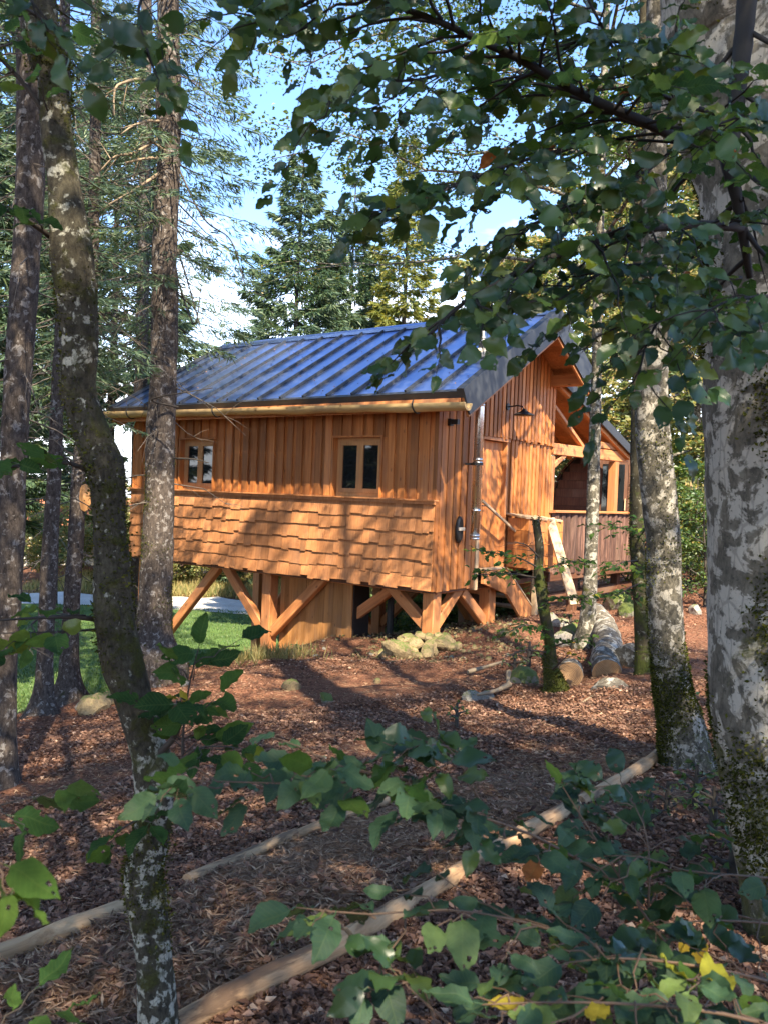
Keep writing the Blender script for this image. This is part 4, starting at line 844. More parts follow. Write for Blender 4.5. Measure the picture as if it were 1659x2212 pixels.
def spray(lf, thing, poly, rad, mat, size, n_side, side_len, gap=.055, upw=.8, camw=.35, droop=.15, main=True, name='limb', yb=(.025, .012), t0=.1):
    # a branch given by (u, v, distance) points; side twigs with alternating leaves
    r = lf.r; org = np.array(thing.location); p = np.array([P(*q) for q in poly]); pp, rr = resample(p, .06, np.linspace(rad, rad * .3, len(p)))
    mb = MB(); mb.tube(pp, rr, 8, True, .05, r); rows = []
    tl = np.linspace(0, 1, len(pp)); length = np.linalg.norm(np.diff(pp, axis=0), axis=1).sum()
    def along(q, ax):
        s = np.r_[0, np.cumsum(np.linalg.norm(np.diff(q, axis=0), axis=1))]; x = gap * r.uniform(.3, 1); k = int(r.integers(2))
        while x < s[-1]:
            c = np.array([np.interp(x, s, q[:, i]) for i in range(3)]); rows.append((c, ax, 1 if k % 2 else -1)); k += 1; x += gap * r.uniform(.75, 1.3)
        rows.append((q[-1], ax, 0))
    if main: i0 = int(len(pp) * .35); along(pp[i0:], unit(pp[-1] - pp[i0]))
    for j in range(n_side):
        t = t0 + (1 - t0) * (j + r.uniform(0, 1)) / n_side; i = min(int(t * (len(pp) - 1)), len(pp) - 2); ax = unit(pp[i + 1] - pp[i])
        hs = unit(np.cross(ax, (0, 0, 1)) + 1e-6) * (1 if j % 2 else -1); d = unit(hs * r.uniform(.5, 1) + ax * r.uniform(.3, 1) + np.array((0, 0, r.uniform(-.35, .3))))
        l = side_len * r.uniform(.5, 1.15) * (1 - .4 * t); q = np.array([pp[i] + d * l * s + np.array((0, 0, -droop * l * s * s)) + r.normal(0, .005, 3) for s in np.linspace(0, 1, 6)])
        mb.tube(q, np.linspace(rad * .26 + .0009, .0008, 6), 5, False); along(q[1:], d)
    tw = link(name, mesh_np(name, np.concatenate(mb.V) - org, [np.concatenate(q) for q in (mb.F4, mb.F3) if q]), thing, mat)
    r.shuffle(rows) if False else None
    for c, ax, sd in rows:
        side = unit(np.cross(ax, (0, 0, 1)) + 1e-6); d = unit(ax * r.uniform(.35, .9) + side * sd * r.uniform(.6, 1.1) + np.array((0, 0, r.uniform(-.45, .1))) + r.normal(0, .15, 3))
        nrm = unit(np.array((0, 0, upw)) + TO_CAM(c) * camw + r.normal(0, .42, 3)); sz = size * r.uniform(.7, 1.2)
        lf.put(tw, org, c + d * sz * .13, d, nrm, sz, key_of(r, *yb))
    return tw

# ================================================================== TREES STANDING IN THE PICTURE
R_ = lambda k: np.random.default_rng(k)
# the young beech with the bent, lichen-spotted stem, close on the left
T1 = [(78, -60, 74), (116, 150, 70), (122, 280, 66), (140, 400, 66), (155, 550, 92), (168, 650, 84), (174, 750, 74), (171, 842, 70), (202, 945, 78), (230, 1013, 80), (237, 1116, 68), (244, 1219, 76), (247, 1322, 84),
      (264, 1424, 90), (285, 1493, 80), (313, 1596, 72), (332, 1657, 88), (331, 1782, 80), (311, 1882, 80), (314, 1932, 90), (325, 2007, 80), (334, 2082, 76), (341, 2182, 84), (346, 2290, 92)]
p1, r1 = px_trunk(T1, 2.5, up_to=7.8, down=.25)
mb, V, F = decid(R_(3), p1, 2.8, 7.6, 2.6, 15, 7, 55, .08, bias=(.15, .1), limb_r=.018)
young = tree('young_beech', P(346, 2290, 2.5), 'young beech with a bent dark stem spotted with white lichen, nearest on the left', 'tree', trunk_mesh(p1, r1, 5, 22, .03, .055, .15, .3), M['young_beech'], mb, (V, F), M['leaf_mass'], limbmat=M['twig'])
lfy = Leafer(R_(21), 300)
for poly, rad in (([(122, 285, 2.5), (60, 190, 2.45), (0, 125, 2.4), (-60, 70, 2.3)], .009), ([(120, 520, 2.5), (60, 475, 2.4), (0, 450, 2.3), (-70, 440, 2.2)], .009), ([(195, 1020, 2.5), (150, 1000, 2.45), (80, 1000, 2.4), (0, 1012, 2.3), (-50, 1010, 2.2)], .008),
                  ([(208, 1338, 2.5), (150, 1332, 2.45), (80, 1335, 2.4), (0, 1340, 2.3)], .008), ([(208, 1360, 2.5), (100, 1366, 2.4), (0, 1368, 2.3)], .004), ([(110, 60, 2.5), (60, 20, 2.3), (0, 0, 2.2)], .007)):
    spray(lfy, young, poly, rad, M['twig'], .085, 3, .26, .10, droop=.1, name='branch', camw=.6, yb=(.02, .0))
spray(lfy, young, [(330, 1640, 2.48), (372, 1600, 2.45), (392, 1560, 2.4), (395, 1520, 2.4)], .012, M['twig'], .07, 2, .14, .08, name='branch')
spray(lfy, young, [(395, 1660, 2.42), (398, 1560, 2.4), (412, 1470, 2.4), (430, 1400, 2.35)], .0045, M['twig'], .095, 9, .20, .055, name='branch', camw=.7)
spray(lfy, young, [(372, 1660, 2.4), (420, 1620, 2.35), (470, 1612, 2.3), (530, 1618, 2.3)], .004, M['twig'], .075, 4, .14, .05, name='branch', camw=.5)
spray(lfy, young, [(300, 1770, 2.45), (272, 1785, 2.4), (250, 1800, 2.4)], .004, M['twig'], .08, 2, .1, .05, name='branch', camw=.5)

def px_tree(name, lst, d, label, cat, bark, up_to, crown=None, seed=1, n=20, step=.08, lump=.055, flare=.75, flare_h=.4, leafmat=None, limbmat=None, dead=None, lean=(0, 0)):
    p, ra = px_trunk(lst, d, up_to=up_to, lean=lean); base = P(lst[-1][0], lst[-1][1], d); mb = None; lv = None
    if crown: mb, V, F = crown(p); lv = (V, F)
    e = tree(name, base, label, cat, trunk_mesh(p, ra, seed, n, step, lump, flare, flare_h, base[2]), bark, mb, lv, leafmat, limbmat=limbmat)
    if dead:
        md = dead_twigs(R_(seed + 50), p, *dead); link('dead_twigs', mesh_np('dead_twigs', np.concatenate(md.V) - base, [np.concatenate(q) for q in (md.F4, md.F3) if q]), e, M['drytwig'])['kind'] = 'stuff'
    return e, p
# spruces on the left
spr, p2 = px_tree('spruce_tree', [(365, -20, 46), (365, 200, 55), (366, 350, 48), (357, 520, 54), (356, 750, 58), (348, 945, 60), (345, 1116, 64), (338, 1253, 70), (334, 1356, 74), (333, 1425, 84)], 10.7,
    'tall spruce with a thick straight grey trunk standing before the left window', 'tree', M['spruce'], 15, lambda p: conifer(R_(31), p, 2.2, 15, 1.5, .42, 6, .12, 170, .5, .2, .14, .55), 2, leafmat=M['needle'], limbmat=M['twig'], dead=(-.6, 6.5, 46, 1.1, .3, .010))
o_ = np.array(spr.location)
for pl_ in ([(345, 262, 10.6), (318, 262, 10.3), (288, 272, 10.1), (262, 290, 10.0)], [(345, 315, 10.6), (318, 298, 10.3), (295, 282, 10.2)], [(300, 170, 10.3), (270, 178, 10.1), (250, 192, 10.0), (246, 250, 10.0)], [(340, 300, 10.5), (292, 330, 10.2), (250, 338, 10.0), (215, 372, 10.0)], [(340, 340, 10.5), (300, 345, 10.2), (270, 352, 10.1)], [(345, 375, 10.6), (290, 410, 10.2), (230, 445, 10.0)]):
    q, rr = resample([P(*a) for a in pl_], .08, np.linspace(.022, .008, len(pl_))); m_ = MB(); m_.tube(q, rr, 6, True, .1)
    for k in range(4): c = q[int(len(q) * (.3 + .16 * k))]; d_ = rand_dirs(rng, 1, -.6)[0]; m_.tube([c, c + d_ * .16, c + d_ * .32], [.008, .006, .003], 4, False)
    link('dead_branch', mesh_np('dead_branch', np.concatenate(m_.V) - o_, [np.concatenate(a) for a in (m_.F4, m_.F3) if a]), spr, M['deadwood'])
for pl_ in ([(380, 350, 10.6), (440, 470, 10.2), (500, 520, 10.0), (530, 615, 9.9)], [(385, 540, 10.6), (410, 620, 10.3), (440, 730, 10.2)], [(380, 590, 10.6), (420, 700, 10.4), (436, 616, 10.3)], [(378, 990, 10.6), (420, 992, 10.2), (452, 1000, 10.0)], [(385, 880, 10.6), (330, 862, 10.2), (460, 838, 9.8)]):
    q, rr = resample([P(*a) for a in pl_], .08, np.linspace(.014, .005, len(pl_))); link('dead_branch', mesh_np('dead_branch', MB().tube(q, rr, 6, True, .1).V[0] - o_, tube(q, rr, 6)[1]), spr, M['twig'])
px_tree('spruce_tree', [(72, -20, 62), (66, 400, 60), (48, 700, 58), (38, 842, 57), (29, 1047, 54), (24, 1253, 50), (14, 1424, 46), (8, 1560, 52), (3, 1745, 66)], 6.2,
    'broad mottled spruce trunk at the far left edge of the clearing', 'tree', M['spruce'], 13, lambda p: conifer(R_(32), p, 3.2, 13, 1.3, .5, 5, .09, 150, .45, .25, .14, .5), 3, leafmat=M['needle'], limbmat=M['twig'], dead=(-1.2, 4.0, 30, .8, .3, .007))
px_tree('spruce_tree', [(142, -20, 22), (136, 600, 25), (126, 842, 27), (117, 1047, 30), (105, 1253, 35), (98, 1424, 34), (95, 1500, 40), (92, 1556, 58)], 9.4,
    'slim spruce with a reddish upper trunk left of the bent beech', 'tree', M['spruce'], 12, lambda p: conifer(R_(33), p, 1.0, 12, 1.2, .42, 5, .10, 130, .5, .25, .13, .55), 4, leafmat=M['needle'], limbmat=M['twig'], dead=(-1.6, 5.0, 60, 1.0, .35, .007))
t5, _ = px_tree('spruce_tree', [(210, -20, 22), (205, 400, 24), (196, 700, 26), (178, 950, 28), (171, 1030, 31), (164, 1184, 33), (153, 1356, 36), (150, 1450, 42), (148, 1522, 62)], 10.6,
    'slim scarred spruce with a pale wound, between two trunks above the lawn', 'tree', M['spruce'], 13, lambda p: conifer(R_(34), p, 1.0, 13, 1.35, .42, 5, .11, 130, .5, .25, .13, .55), 5, leafmat=M['needle'], limbmat=M['twig'], dead=(-1.2, 5.5, 60, 1.1, .35, .008))
o = MB(); c = P(182, 1075, 10.50); V = [[0, -.012, 0]] + [[math.cos(a) * .085, .035, math.sin(a) * .17] for a in np.linspace(0, 6.283, 13)[:-1]]; o.add(V, [(0, 1 + i, 1 + (i + 1) % 12) for i in range(12)])
w_ = o.build('wound', M['sash'], t5); w_.location = c - np.array(t5.location)
px_tree('spruce_tree', [(318, -20, 22), (314, 400, 24), (308, 700, 27), (300, 1000, 30), (298, 1200, 32), (297, 1440, 34)], 17.5,
    'spruce rising behind the left end of the cabin roof', 'tree', M['spruce'], 20, lambda p: conifer(R_(35), p, 1.5, 20, 2.5, .50, 6, .16, 150, .5, .2, .14, .5), 6, leafmat=M['needle'], limbmat=M['twig'], dead=(-1.0, 7.0, 50, 1.4, .3, .009))
# beeches on the right
big, pB = px_tree('large_beech', [(1610, -60, 350), (1622, 60, 346), (1645, 250, 340), (1686, 430, 326), (1690, 900, 326), (1695, 1355, 312), (1706, 1520, 330), (1722, 1680, 318), (1752, 1800, 320), (1785, 2000, 330), (1800, 2130, 360)], 3.4,
    'massive pale grey beech trunk with moss patches at the right edge', 'tree', M['beech'], 11, lambda p: decid(R_(41), p, 4.6, 11, 4.8, 13, 8, 62, .10, bias=(.1, -.35), limb_r=.07), 7, 36, .05, .035, .10, .5, leafmat=M['leaf_mass'])
t9, _ = px_tree('beech_tree', [(1412, 500, 52), (1416, 700, 58), (1408, 830, 66), (1408, 931, 72), (1424, 1091, 74), (1433, 1180, 73), (1435, 1310, 74), (1446, 1445, 74), (1456, 1510, 78), (1473, 1576, 92), (1486, 1665, 100)], 5.7,
    'straight pale beech with a mossy foot, left of the massive trunk', 'tree', M['greybeech'], 12, lambda p: decid(R_(42), p, 3.6, 12, 3.4, 11, 7, 60, .085, bias=(-.2, .0), limb_r=.05), 8, 26, .05, .04, .25, .4, leafmat=M['leaf_mass'])
t8, _ = px_tree('beech_tree', [(1382, 400, 28), (1380, 800, 30), (1376, 1000, 31), (1376, 1180, 32), (1384, 1310, 33), (1391, 1440, 36), (1394, 1490, 48)], 8.9,
    'dark green mossy trunk close behind the straight pale beech', 'tree', M['mossy'], 10, lambda p: decid(R_(43), p, 3.2, 10, 3.0, 10, 7, 60, .08, bias=(.3, .2), limb_r=.04), 9, 18, .06, .04, .4, .4, leafmat=M['leaf_mass'])
px_tree('slender_beech', [(1290, 640, 20), (1288, 785, 21), (1284, 931, 25), (1281, 1046, 27), (1275, 1208, 29), (1273, 1270, 31), (1268, 1340, 33), (1263, 1392, 44)], 11.3,
    'slender pale beech standing in front of the terrace parapet', 'tree', M['greybeech'], 10.5, lambda p: decid(R_(44), p, 2.6, 10.5, 4.8, 26, 10, 170, .068, bias=(-.6, -.1), limb_r=.035, rise=.30), 10, 18, .06, .04, .35, .4, leafmat=M['leaf_mass'])
sn, pS = px_tree('mossy_sapling', [(1156, 1122, 15), (1164, 1180, 19), (1163, 1240, 21), (1172, 1300, 25), (1186, 1390, 22), (1188, 1440, 27), (1196, 1495, 38)], 8.65,
    'crooked mossy young tree with a broken top in front of the stair', 'tree', M['mossy'], None, None, 11, 16, .04, .09, .5, .3)
lfs = Leafer(R_(23), 300)
for poly in ([(1168, 1230, 8.65), (1120, 1205, 8.4), (1070, 1195, 8.2), (1035, 1190, 8.1)], [(1168, 1250, 8.65), (1110, 1240, 8.5), (1060, 1240, 8.3), (1030, 1242, 8.2)], [(1172, 1230, 8.65), (1225, 1215, 8.5), (1262, 1212, 8.3)], [(1172, 1300, 8.65), (1220, 1290, 8.4), (1270, 1292, 8.2)],
             [(1178, 1370, 8.65), (1140, 1350, 8.4), (1100, 1365, 8.2)], [(1186, 1400, 8.65), (1230, 1385, 8.4), (1260, 1375, 8.2)], [(1185, 1410, 8.65), (1130, 1405, 8.3), (1080, 1425, 8.1)], [(1190, 1450, 8.65), (1210, 1430, 8.3), (1230, 1412, 8.2)], [(1168, 1210, 8.65), (1140, 1180, 8.5), (1110, 1170, 8.4)]):
    spray(lfs, sn, poly, .010, M['twig'], .072, 10, .33, .05, upw=1.2, camw=.2, droop=.1, name='branch', yb=(.03, 0))

def moss_on(e, seed, amount, zlo, zhi, thr, size=.016, side=None):
    # tufts of moss growing out of the bark in ragged patches
    r = R_(seed); me = [c for c in e.children if c.name.startswith('trunk')][0].data; n = len(me.vertices); co = np.empty(n * 3); me.vertices.foreach_get('co', co); co = co.reshape(-1, 3)
    no = np.empty(n * 3); me.vertex_normals.foreach_get('vector', no); no = no.reshape(-1, 3)
    k = r.integers(0, n, amount * 22); q = co[k] + r.normal(0, .02, (len(k), 3)); nn = no[k]; f = 0
    for _ in range(9): d_ = r.normal(size=3); d_ = d_ / np.linalg.norm(d_) * r.uniform(4, 15); f = f + np.sin(q @ d_ + r.uniform(0, 6.28))
    f = f / 3 + r.normal(0, .18, len(q)) + .55 * np.exp(-np.clip(q[:, 2], 0, None) * 3.0) + (0 if side is None else .45 * (nn @ np.array(side)))
    ok = (f > thr) & (q[:, 2] > zlo) & (q[:, 2] < zhi); q, nn = q[ok][:amount], nn[ok][:amount]
    q = co[k][ok][:amount] + np.cross(nn, r.normal(size=q.shape)) * .02; D = unit(nn * .8 + r.normal(0, .55, q.shape)); s = size * r.uniform(.5, 1.4, len(q))
    V, F = cards(q - nn * .003, D, rand_dirs(r, len(q)), s, s * .55, .2); props(link('moss', mesh_np('moss', V, F, False), e, M['moss']), kind='stuff')
M['moss'] = m_leaf('green_moss', [(0.0, (0.020, 0.024, 0.006)), (0.6, (0.050, 0.056, 0.010)), (1.0, (0.10, 0.10, 0.018))], island=True, veins=False, gloss=0.9, trans=.15, spec=.1)
moss_on(big, 701, 26000, .2, 5.5, .80, .018, side=(-.6, -.7, 0)); moss_on(t9, 702, 6000, -.1, 4.5, .75, .016); moss_on(t9, 712, 9000, -.15, .85, .12, .020); moss_on(t8, 703, 5000, -.1, 4, .25, .016); moss_on(sn, 704, 4000, -.1, 2, .2, .018); moss_on(young, 705, 9000, .0, 4, .75, .010); moss_on(spr, 706, 3500, -.1, 3, .6, .016)

lft = Leafer(R_(24), 200)
for poly in ([(1376, 1150, 8.85), (1340, 1140, 8.6), (1300, 1135, 8.4)], [(1378, 1210, 8.85), (1345, 1215, 8.6), (1312, 1232, 8.4)], [(1380, 1160, 8.85), (1405, 1130, 8.5), (1425, 1125, 8.3)], [(1380, 1260, 8.85), (1350, 1275, 8.6), (1330, 1290, 8.4)]):
    spray(lft, t8, poly, .009, M['twig'], .072, 8, .32, .05, upw=1.1, camw=.25, droop=.12, name='branch', yb=(.03, 0))
# ---- the drooping limbs of the large beech that hang into the picture
lfb = Leafer(R_(25), 300)
LIMBX = 1
LIMBS = [([(1615, -30, 2.75), (1598, 150, 2.7), (1580, 300, 2.65), (1568, 340, 2.6), (1590, 430, 2.6), (1606, 520, 2.65), (1618, 600, 2.7)], .034, 5, .45),
    ([(1560, 335, 2.6), (1470, 300, 2.5), (1400, 268, 2.4), (1300, 225, 2.3), (1230, 190, 2.25), (1130, 132, 2.2), (1040, 90, 2.15), (950, 48, 2.1), (810, -5, 2.0), (700, -60, 1.95)], .017, 16, .50),
    ([(1600, 492, 2.6), (1520, 485, 2.5), (1450, 490, 2.4), (1350, 500, 2.3), (1260, 530, 2.2), (1150, 572, 2.15), (1080, 610, 2.1), (1000, 655, 2.05), (925, 725, 2.0)], .014, 13, .42),
    ([(1480, 115, 2.6), (1380, 105, 2.5), (1300, 78, 2.4), (1230, 95, 2.35), (1160, 110, 2.3)], .009, 8, .42),
    ([(1300, 300, 2.4), (1190, 330, 2.3), (1080, 362, 2.2), (1000, 395, 2.1), (900, 432, 2.05), (800, 468, 2.0)], .006, 10, .30),
    ([(1530, 560, 2.6), (1420, 570, 2.5), (1320, 580, 2.35), (1220, 640, 2.2), (1180, 660, 2.1)], .006, 8, .36),
    ([(1600, 600, 2.5), (1500, 610, 2.4), (1430, 680, 2.3), (1390, 760, 2.2), (1375, 840, 2.15)], .006, 8, .30),
    ([(1560, 250, 2.6), (1450, 215, 2.5), (1360, 160, 2.4), (1280, 20, 2.3), (1240, -60, 2.3)], .008, 9, .42),
    ([(1050, 95, 2.15), (950, 160, 2.1), (860, 175, 2.0), (780, 165, 1.95), (700, 230, 1.9)], .005, 7, .30),
    ([(1480, 300, 2.5), (1380, 380, 2.4), (1270, 420, 2.3), (1180, 470, 2.2), (1120, 500, 2.2)], .006, 9, .36),
    ([(1700, 330, 1.9), (1640, 250, 1.9), (1560, 265, 1.85), (1500, 290, 1.8)], .005, 3, .2), ([(1720, 640, 1.9), (1640, 640, 1.85), (1560, 655, 1.8), (1500, 690, 1.75)], .005, 4, .2),
    ([(760, -60, 2.0), (660, 10, 2.0), (590, 30, 1.95), (520, 10, 1.9)], .006, 5, .28), ([(330, -60, 1.8), (300, 20, 1.75), (320, 110, 1.7), (350, 190, 1.7)], .004, 2, .16), ([(60, -60, 1.6), (70, 0, 1.5), (80, 40, 1.5)], .004, 2, .14)]
for poly, rad, ns_, sl in LIMBS: spray(lfb, big, poly, rad, M['limb'], .066, int(ns_ * 2.2 + .5), sl * 1.15, .045, upw=.55, camw=.75, droop=.28, yb=(.015, .012))
lfb.flush(big)

# ---- the beech sapling in the foreground
sap = empty('beech_sapling', P(1560, 2300, 1.55), 'low beech sapling spreading green leaves over the log-edged path', 'sapling')
lfa = Leafer(R_(27), 300, 'leaf_s')
SAP = [([(1640, 2290, 1.55), (1500, 2120, 1.55), (1380, 1960, 1.6), (1290, 1820, 1.65), (1215, 1700, 1.7)], .0038, 9, .24), ([(1290, 1880, 1.6), (1145, 1802, 1.55), (1040, 1765, 1.5), (960, 1728, 1.48), (890, 1690, 1.45), (760, 1660, 1.42), (640, 1640, 1.4)], .0027, 14, .18),
    ([(960, 1728, 1.48), (840, 1690, 1.45), (700, 1692, 1.4), (600, 1692, 1.38), (480, 1688, 1.36), (410, 1690, 1.35), (350, 1712, 1.34)], .0022, 8, .13), ([(1560, 2230, 1.5), (1400, 2110, 1.45), (1250, 2030, 1.4), (1100, 1985, 1.35), (960, 1965, 1.32), (800, 1975, 1.3), (640, 1960, 1.28)], .0032, 11, .19),
    ([(1700, 1900, 1.7), (1580, 1890, 1.65), (1480, 1880, 1.65), (1380, 1850, 1.6), (1290, 1850, 1.6)], .0027, 8, .2), ([(1760, 2150, 1.4), (1620, 2110, 1.35), (1460, 2080, 1.3), (1330, 2070, 1.28), (1220, 2080, 1.25)], .0032, 9, .19),
    ([(1720, 2230, 1.2), (1560, 2190, 1.18), (1380, 2170, 1.15), (1200, 2165, 1.12), (1040, 2170, 1.1)], .0032, 9, .16), ([(1700, 2000, 1.6), (1600, 1990, 1.55), (1500, 1990, 1.5), (1400, 2000, 1.5)], .0027, 7, .2),
    ([(1400, 1960, 1.6), (1400, 1830, 1.65), (1370, 1740, 1.7), (1310, 1690, 1.75)], .0022, 5, .18), ([(1050, 1760, 1.5), (1000, 1660, 1.5), (960, 1610, 1.5), (900, 1600, 1.5)], .0022, 8, .15), ([(1000, 2240, 1.2), (900, 2150, 1.2), (850, 2100, 1.2)], .0022, 3, .14)]
for poly, rad, ns_, sl in SAP: spray(lfa, sap, poly, rad, M['pale_twig'], .068, int(ns_ * 1.35 + .5), sl, .056, upw=1.0, camw=.35, droop=.12, name='stem', yb=(.025, .008))
lfa.flush(sap)
sp2 = empty('beech_shoot', P(-40, 2260, 1.2), 'leafy beech shoot with broad leaves coloured as sunlit at the lower left edge', 'shoot'); lfl = Leafer(R_(29), 60)
spray(lfl, sp2, [(-160, 1790, .95), (-90, 1830, .93), (-30, 1850, .92), (10, 1868, .92)], .003, M['pale_twig'], .056, 2, .08, .06, upw=.9, camw=.6, name='stem', yb=(.0, 0, 1.0))
spray(lfl, sp2, [(-80, 1800, 1.5), (0, 1740, 1.5), (70, 1725, 1.5), (140, 1700, 1.5)], .002, M['twig'], .07, 3, .12, .06, upw=1.0, camw=.3, name='stem')
spray(lfl, sp2, [(-40, 2260, 1.3), (40, 2205, 1.3), (110, 2190, 1.3)], .002, M['twig'], .06, 3, .12, .06, upw=1.0, camw=.3, name='stem')

# ================================================================== BACKGROUND WOODS
def spine_up(x, y, h, r, wob=.25, n=8, z=None):
    z0 = gzs(x, y) if z is None else z; t = np.linspace(0, 1, n); w = np.cumsum(r.normal(0, wob / n, (n, 2)), 0) * h / 6
    return np.c_[x + w[:, 0], y + w[:, 1], z0 - .3 + (h + .3) * t]
def proto_conifer(seed, x, y, h, z0f, R, rad, mat, label, card=.30, nc=165, per=8, step=.45, group='spruces beyond the roof', shape=.85, droop=.4):
    r = R_(seed); sp = spine_up(x, y, h, r, .08); b = sp[0] + (0, 0, .3)
    mb, V, F = conifer(r, sp, b[2] + h * z0f, b[2] + h, R, step, per, card, nc, droop, .1, .16, .4, shape)
    return tree('spruce_tree', b, label, 'tree', trunk_mesh(sp, np.linspace(rad, rad * .12, 8), seed, 9, .5, .03, .3, .6), M['spruce'], mb, (V, F), M[mat], group, limbmat=M['spruce'])
def at(u, d): p = P(u, 1100, d); return p[0], p[1]
c1 = proto_conifer(61, *at(628, 27), 15.6, .40, 2.5, .17, 'needle', 'dark spruce with a forked-looking top above the middle of the roof', group=None)
c2 = proto_conifer(62, *at(748, 31), 16.2, .22, 2.0, .16, 'needle', 'narrow dark spruce just right of the forked-looking spruce', group=None)
c3 = proto_conifer(63, *at(850, 29), 16.6, .28, 2.2, .16, 'needle_y', 'tall yellow-green spruce behind the ridge, coloured as if sunlit', group=None)
copy_tree(c2, (*at(688, 27.5), gzs(*at(688, 27.5))), 2.0, .83, 'shorter spruce crown leaning beside the dark spruce above the roof', None)
copy_tree(c3, (*at(790, 36), gzs(*at(790, 36))), 1.0, .98, 'yellowish pointed spruce top between the two taller spruces', None)
copy_tree(c1, (*at(478, 44), gzs(*at(478, 44))), 1.4, .82, 'small distant spruce against the pale sky left of the roof end', None)
copy_tree(c1, (*at(575, 33), gzs(*at(575, 33))), 3.4, .62, 'low bluish spruce at the left foot of the roof spruces', None)
for k, (u, d, s, lb) in enumerate(((235, 26, 1.15, 'dark spruce filling the gap right of the slim scarred spruce'), (-45, 17, 1.05, 'dark spruce cut by the left edge of the picture'), (40, 28, 1.2, 'dark spruce behind the broad mottled trunk at the far left'), (120, 34, 1.25, 'far spruce seen between the two slim spruces'))):
    x, y = at(u, d); copy_tree((c1, c2)[k % 2], (x, y, gzs(x, y)), k * 1.3, s, lb, None)
for k, (x, y, s) in enumerate(((-9.5, 10.5, .9), (-11.5, 13, 1.0), (-13, 8.5, 1.0), (-10.5, 6.5, .9), (-14.5, 11, 1.1), (-12.5, 16, 1.0), (-9, 3.5, 1.0))):  # unseen spruces added so the window panes reflect dark trees
    copy_tree((c1, c2)[k % 2], (x, y, gzs(x, y) - 3.5), k * 1.1, s, 'unseen spruce added beyond the left side for the window panes to reflect', 'unseen spruces added for the pane reflections')
def proto_decid(seed, x, y, h, z0f, reach, rad, mat, label, leaf=.2, nl=70, nlimb=18, nsub=8, group=None, bark='greybeech', name='beech_tree', cat='tree', rise=.5):
    r = R_(seed); sp = spine_up(x, y, h, r, .3); b = sp[0] + (0, 0, .3)
    mb, V, F = decid(r, sp, b[2] + h * z0f, b[2] + h * .98, reach, nlimb, nsub, nl, leaf, limb_r=.06 * h / 12, rise=rise, spread=.42, up=.5)
    return tree(name, b, label, cat, trunk_mesh(sp, np.linspace(rad, rad * .2, 8), seed, 10, .5, .03, .3, .6), M[bark], mb, (V, F), M[mat], group)
GB = 'yellowing beeches behind the terrace'; LBL = 'yellow-green beech in the sunlit wood behind the terrace'
d1 = proto_decid(71, *at(1060, 30), 12.5, .12, 4.2, .16, 'leaf_far', LBL, group=GB)
d2 = proto_decid(72, *at(1250, 27), 13.5, .10, 4.0, .18, 'leaf_far', LBL, group=GB)
d3 = proto_decid(73, *at(985, 33), 11.0, .15, 2.6, .12, 'leaf_red', 'reddish thin-leaved tree above the right part of the roof', leaf=.16, nl=20)
k = 0
for u, d, s in ((1130, 38, 1.15), (1330, 33, 1.1), (1420, 24, .95), (1500, 28, 1.05), (1590, 31, 1.1), (1700, 26, 1.1), (1180, 22, .72), (1390, 40, 1.3), (1270, 44, 1.35), (1800, 34, 1.3), (1060, 46, 1.25), (1540, 44, 1.5)):
    x, y = at(u, d); copy_tree((d1, d2)[k % 2], (x, y, gzs(x, y) - .1), k * 1.1, s, LBL, GB); k += 1
for u, d, s in ((1110, 31, .85), (920, 42, .9)): x, y = at(u, d); copy_tree(d3, (x, y, gzs(x, y)), u, s, 'reddish thin-leaved tree above the right part of the roof', 'reddish trees above the roof')
d3['group'] = 'reddish trees above the roof'
# bushes
def proto_bush(seed, x, y, h, reach, mat, label, leaf=.09, group=None, nl=60, name='bush', nlimb=14, nsub=6):
    r = R_(seed); sp = spine_up(x, y, h, r, .4, 5); b = sp[0] + (0, 0, .3)
    mb, V, F = decid(r, sp, b[2] + .05, b[2] + h * .95, reach, nlimb, nsub, nl, leaf, limb_r=.02, rise=.6, spread=.5, up=.5)
    return tree(name, b, label, 'bush', trunk_mesh(sp, np.linspace(.04, .01, 5), seed, 6, .3, .03, .2, .3), M['twig'], mb, (V, F), M[mat], group, crown='foliage', limbmat=M['twig'])
b1 = proto_bush(81, *at(1500, 19), 2.6, 1.7, 'leaf_mass', 'green bush at the edge of the wood right of the terrace', group='bushes right of the terrace')
b2 = proto_bush(82, *at(440, 42), 3.2, 2.4, 'leaf_far', 'yellow-green bush beyond the gravel road', leaf=.16, group='bushes beyond the gravel road')
b3 = proto_bush(83, *at(500, 41), 3.0, 1.3, 'needle', 'dark green shrub standing out among the yellow-green bushes', leaf=.13)
for k, (u, d, s) in enumerate(((1560, 22, 1.3), (1450, 24, 1.4), (1530, 15, .8), (1620, 17, 1.0), (1360, 25, 1.2), (1500, 26, 1.6), (1700, 20, 1.3))): x, y = at(u, d); copy_tree(b1, (x, y, gzs(x, y)), k, s, b1['label'], b1['group'])
for k, (u, d, s) in enumerate(((300, 43, 1.1), (370, 41, .9), (560, 43, 1.2), (640, 42, 1.2), (220, 45, 1.1), (120, 43, 1.2), (40, 41, 1.2), (-60, 43, 1.3), (480, 46, 1.6), (330, 48, 1.7), (160, 49, 1.6), (620, 48, 1.5))): x, y = at(u, d); copy_tree(b2, (x, y, gzs(x, y)), k * 1.7, s, b2['label'], b2['group'])
b4 = proto_bush(84, *at(800, 20.5), 1.2, 1.1, 'leaf_mass', 'low green shrub seen between the stilts under the cabin', leaf=.08, group='shrubs seen under the cabin')
for k, (u, d, s) in enumerate(((870, 21, 1.1), (950, 20, 1.2), (1010, 21, 1.3), (1095, 19.5, .9), (760, 23, 1.3), (910, 24, 1.6), (1000, 25, 1.8))): x, y = at(u, d); copy_tree(b4, (x, y, gzs(x, y)), k * 2.1, s, b4['label'], b4['group'])
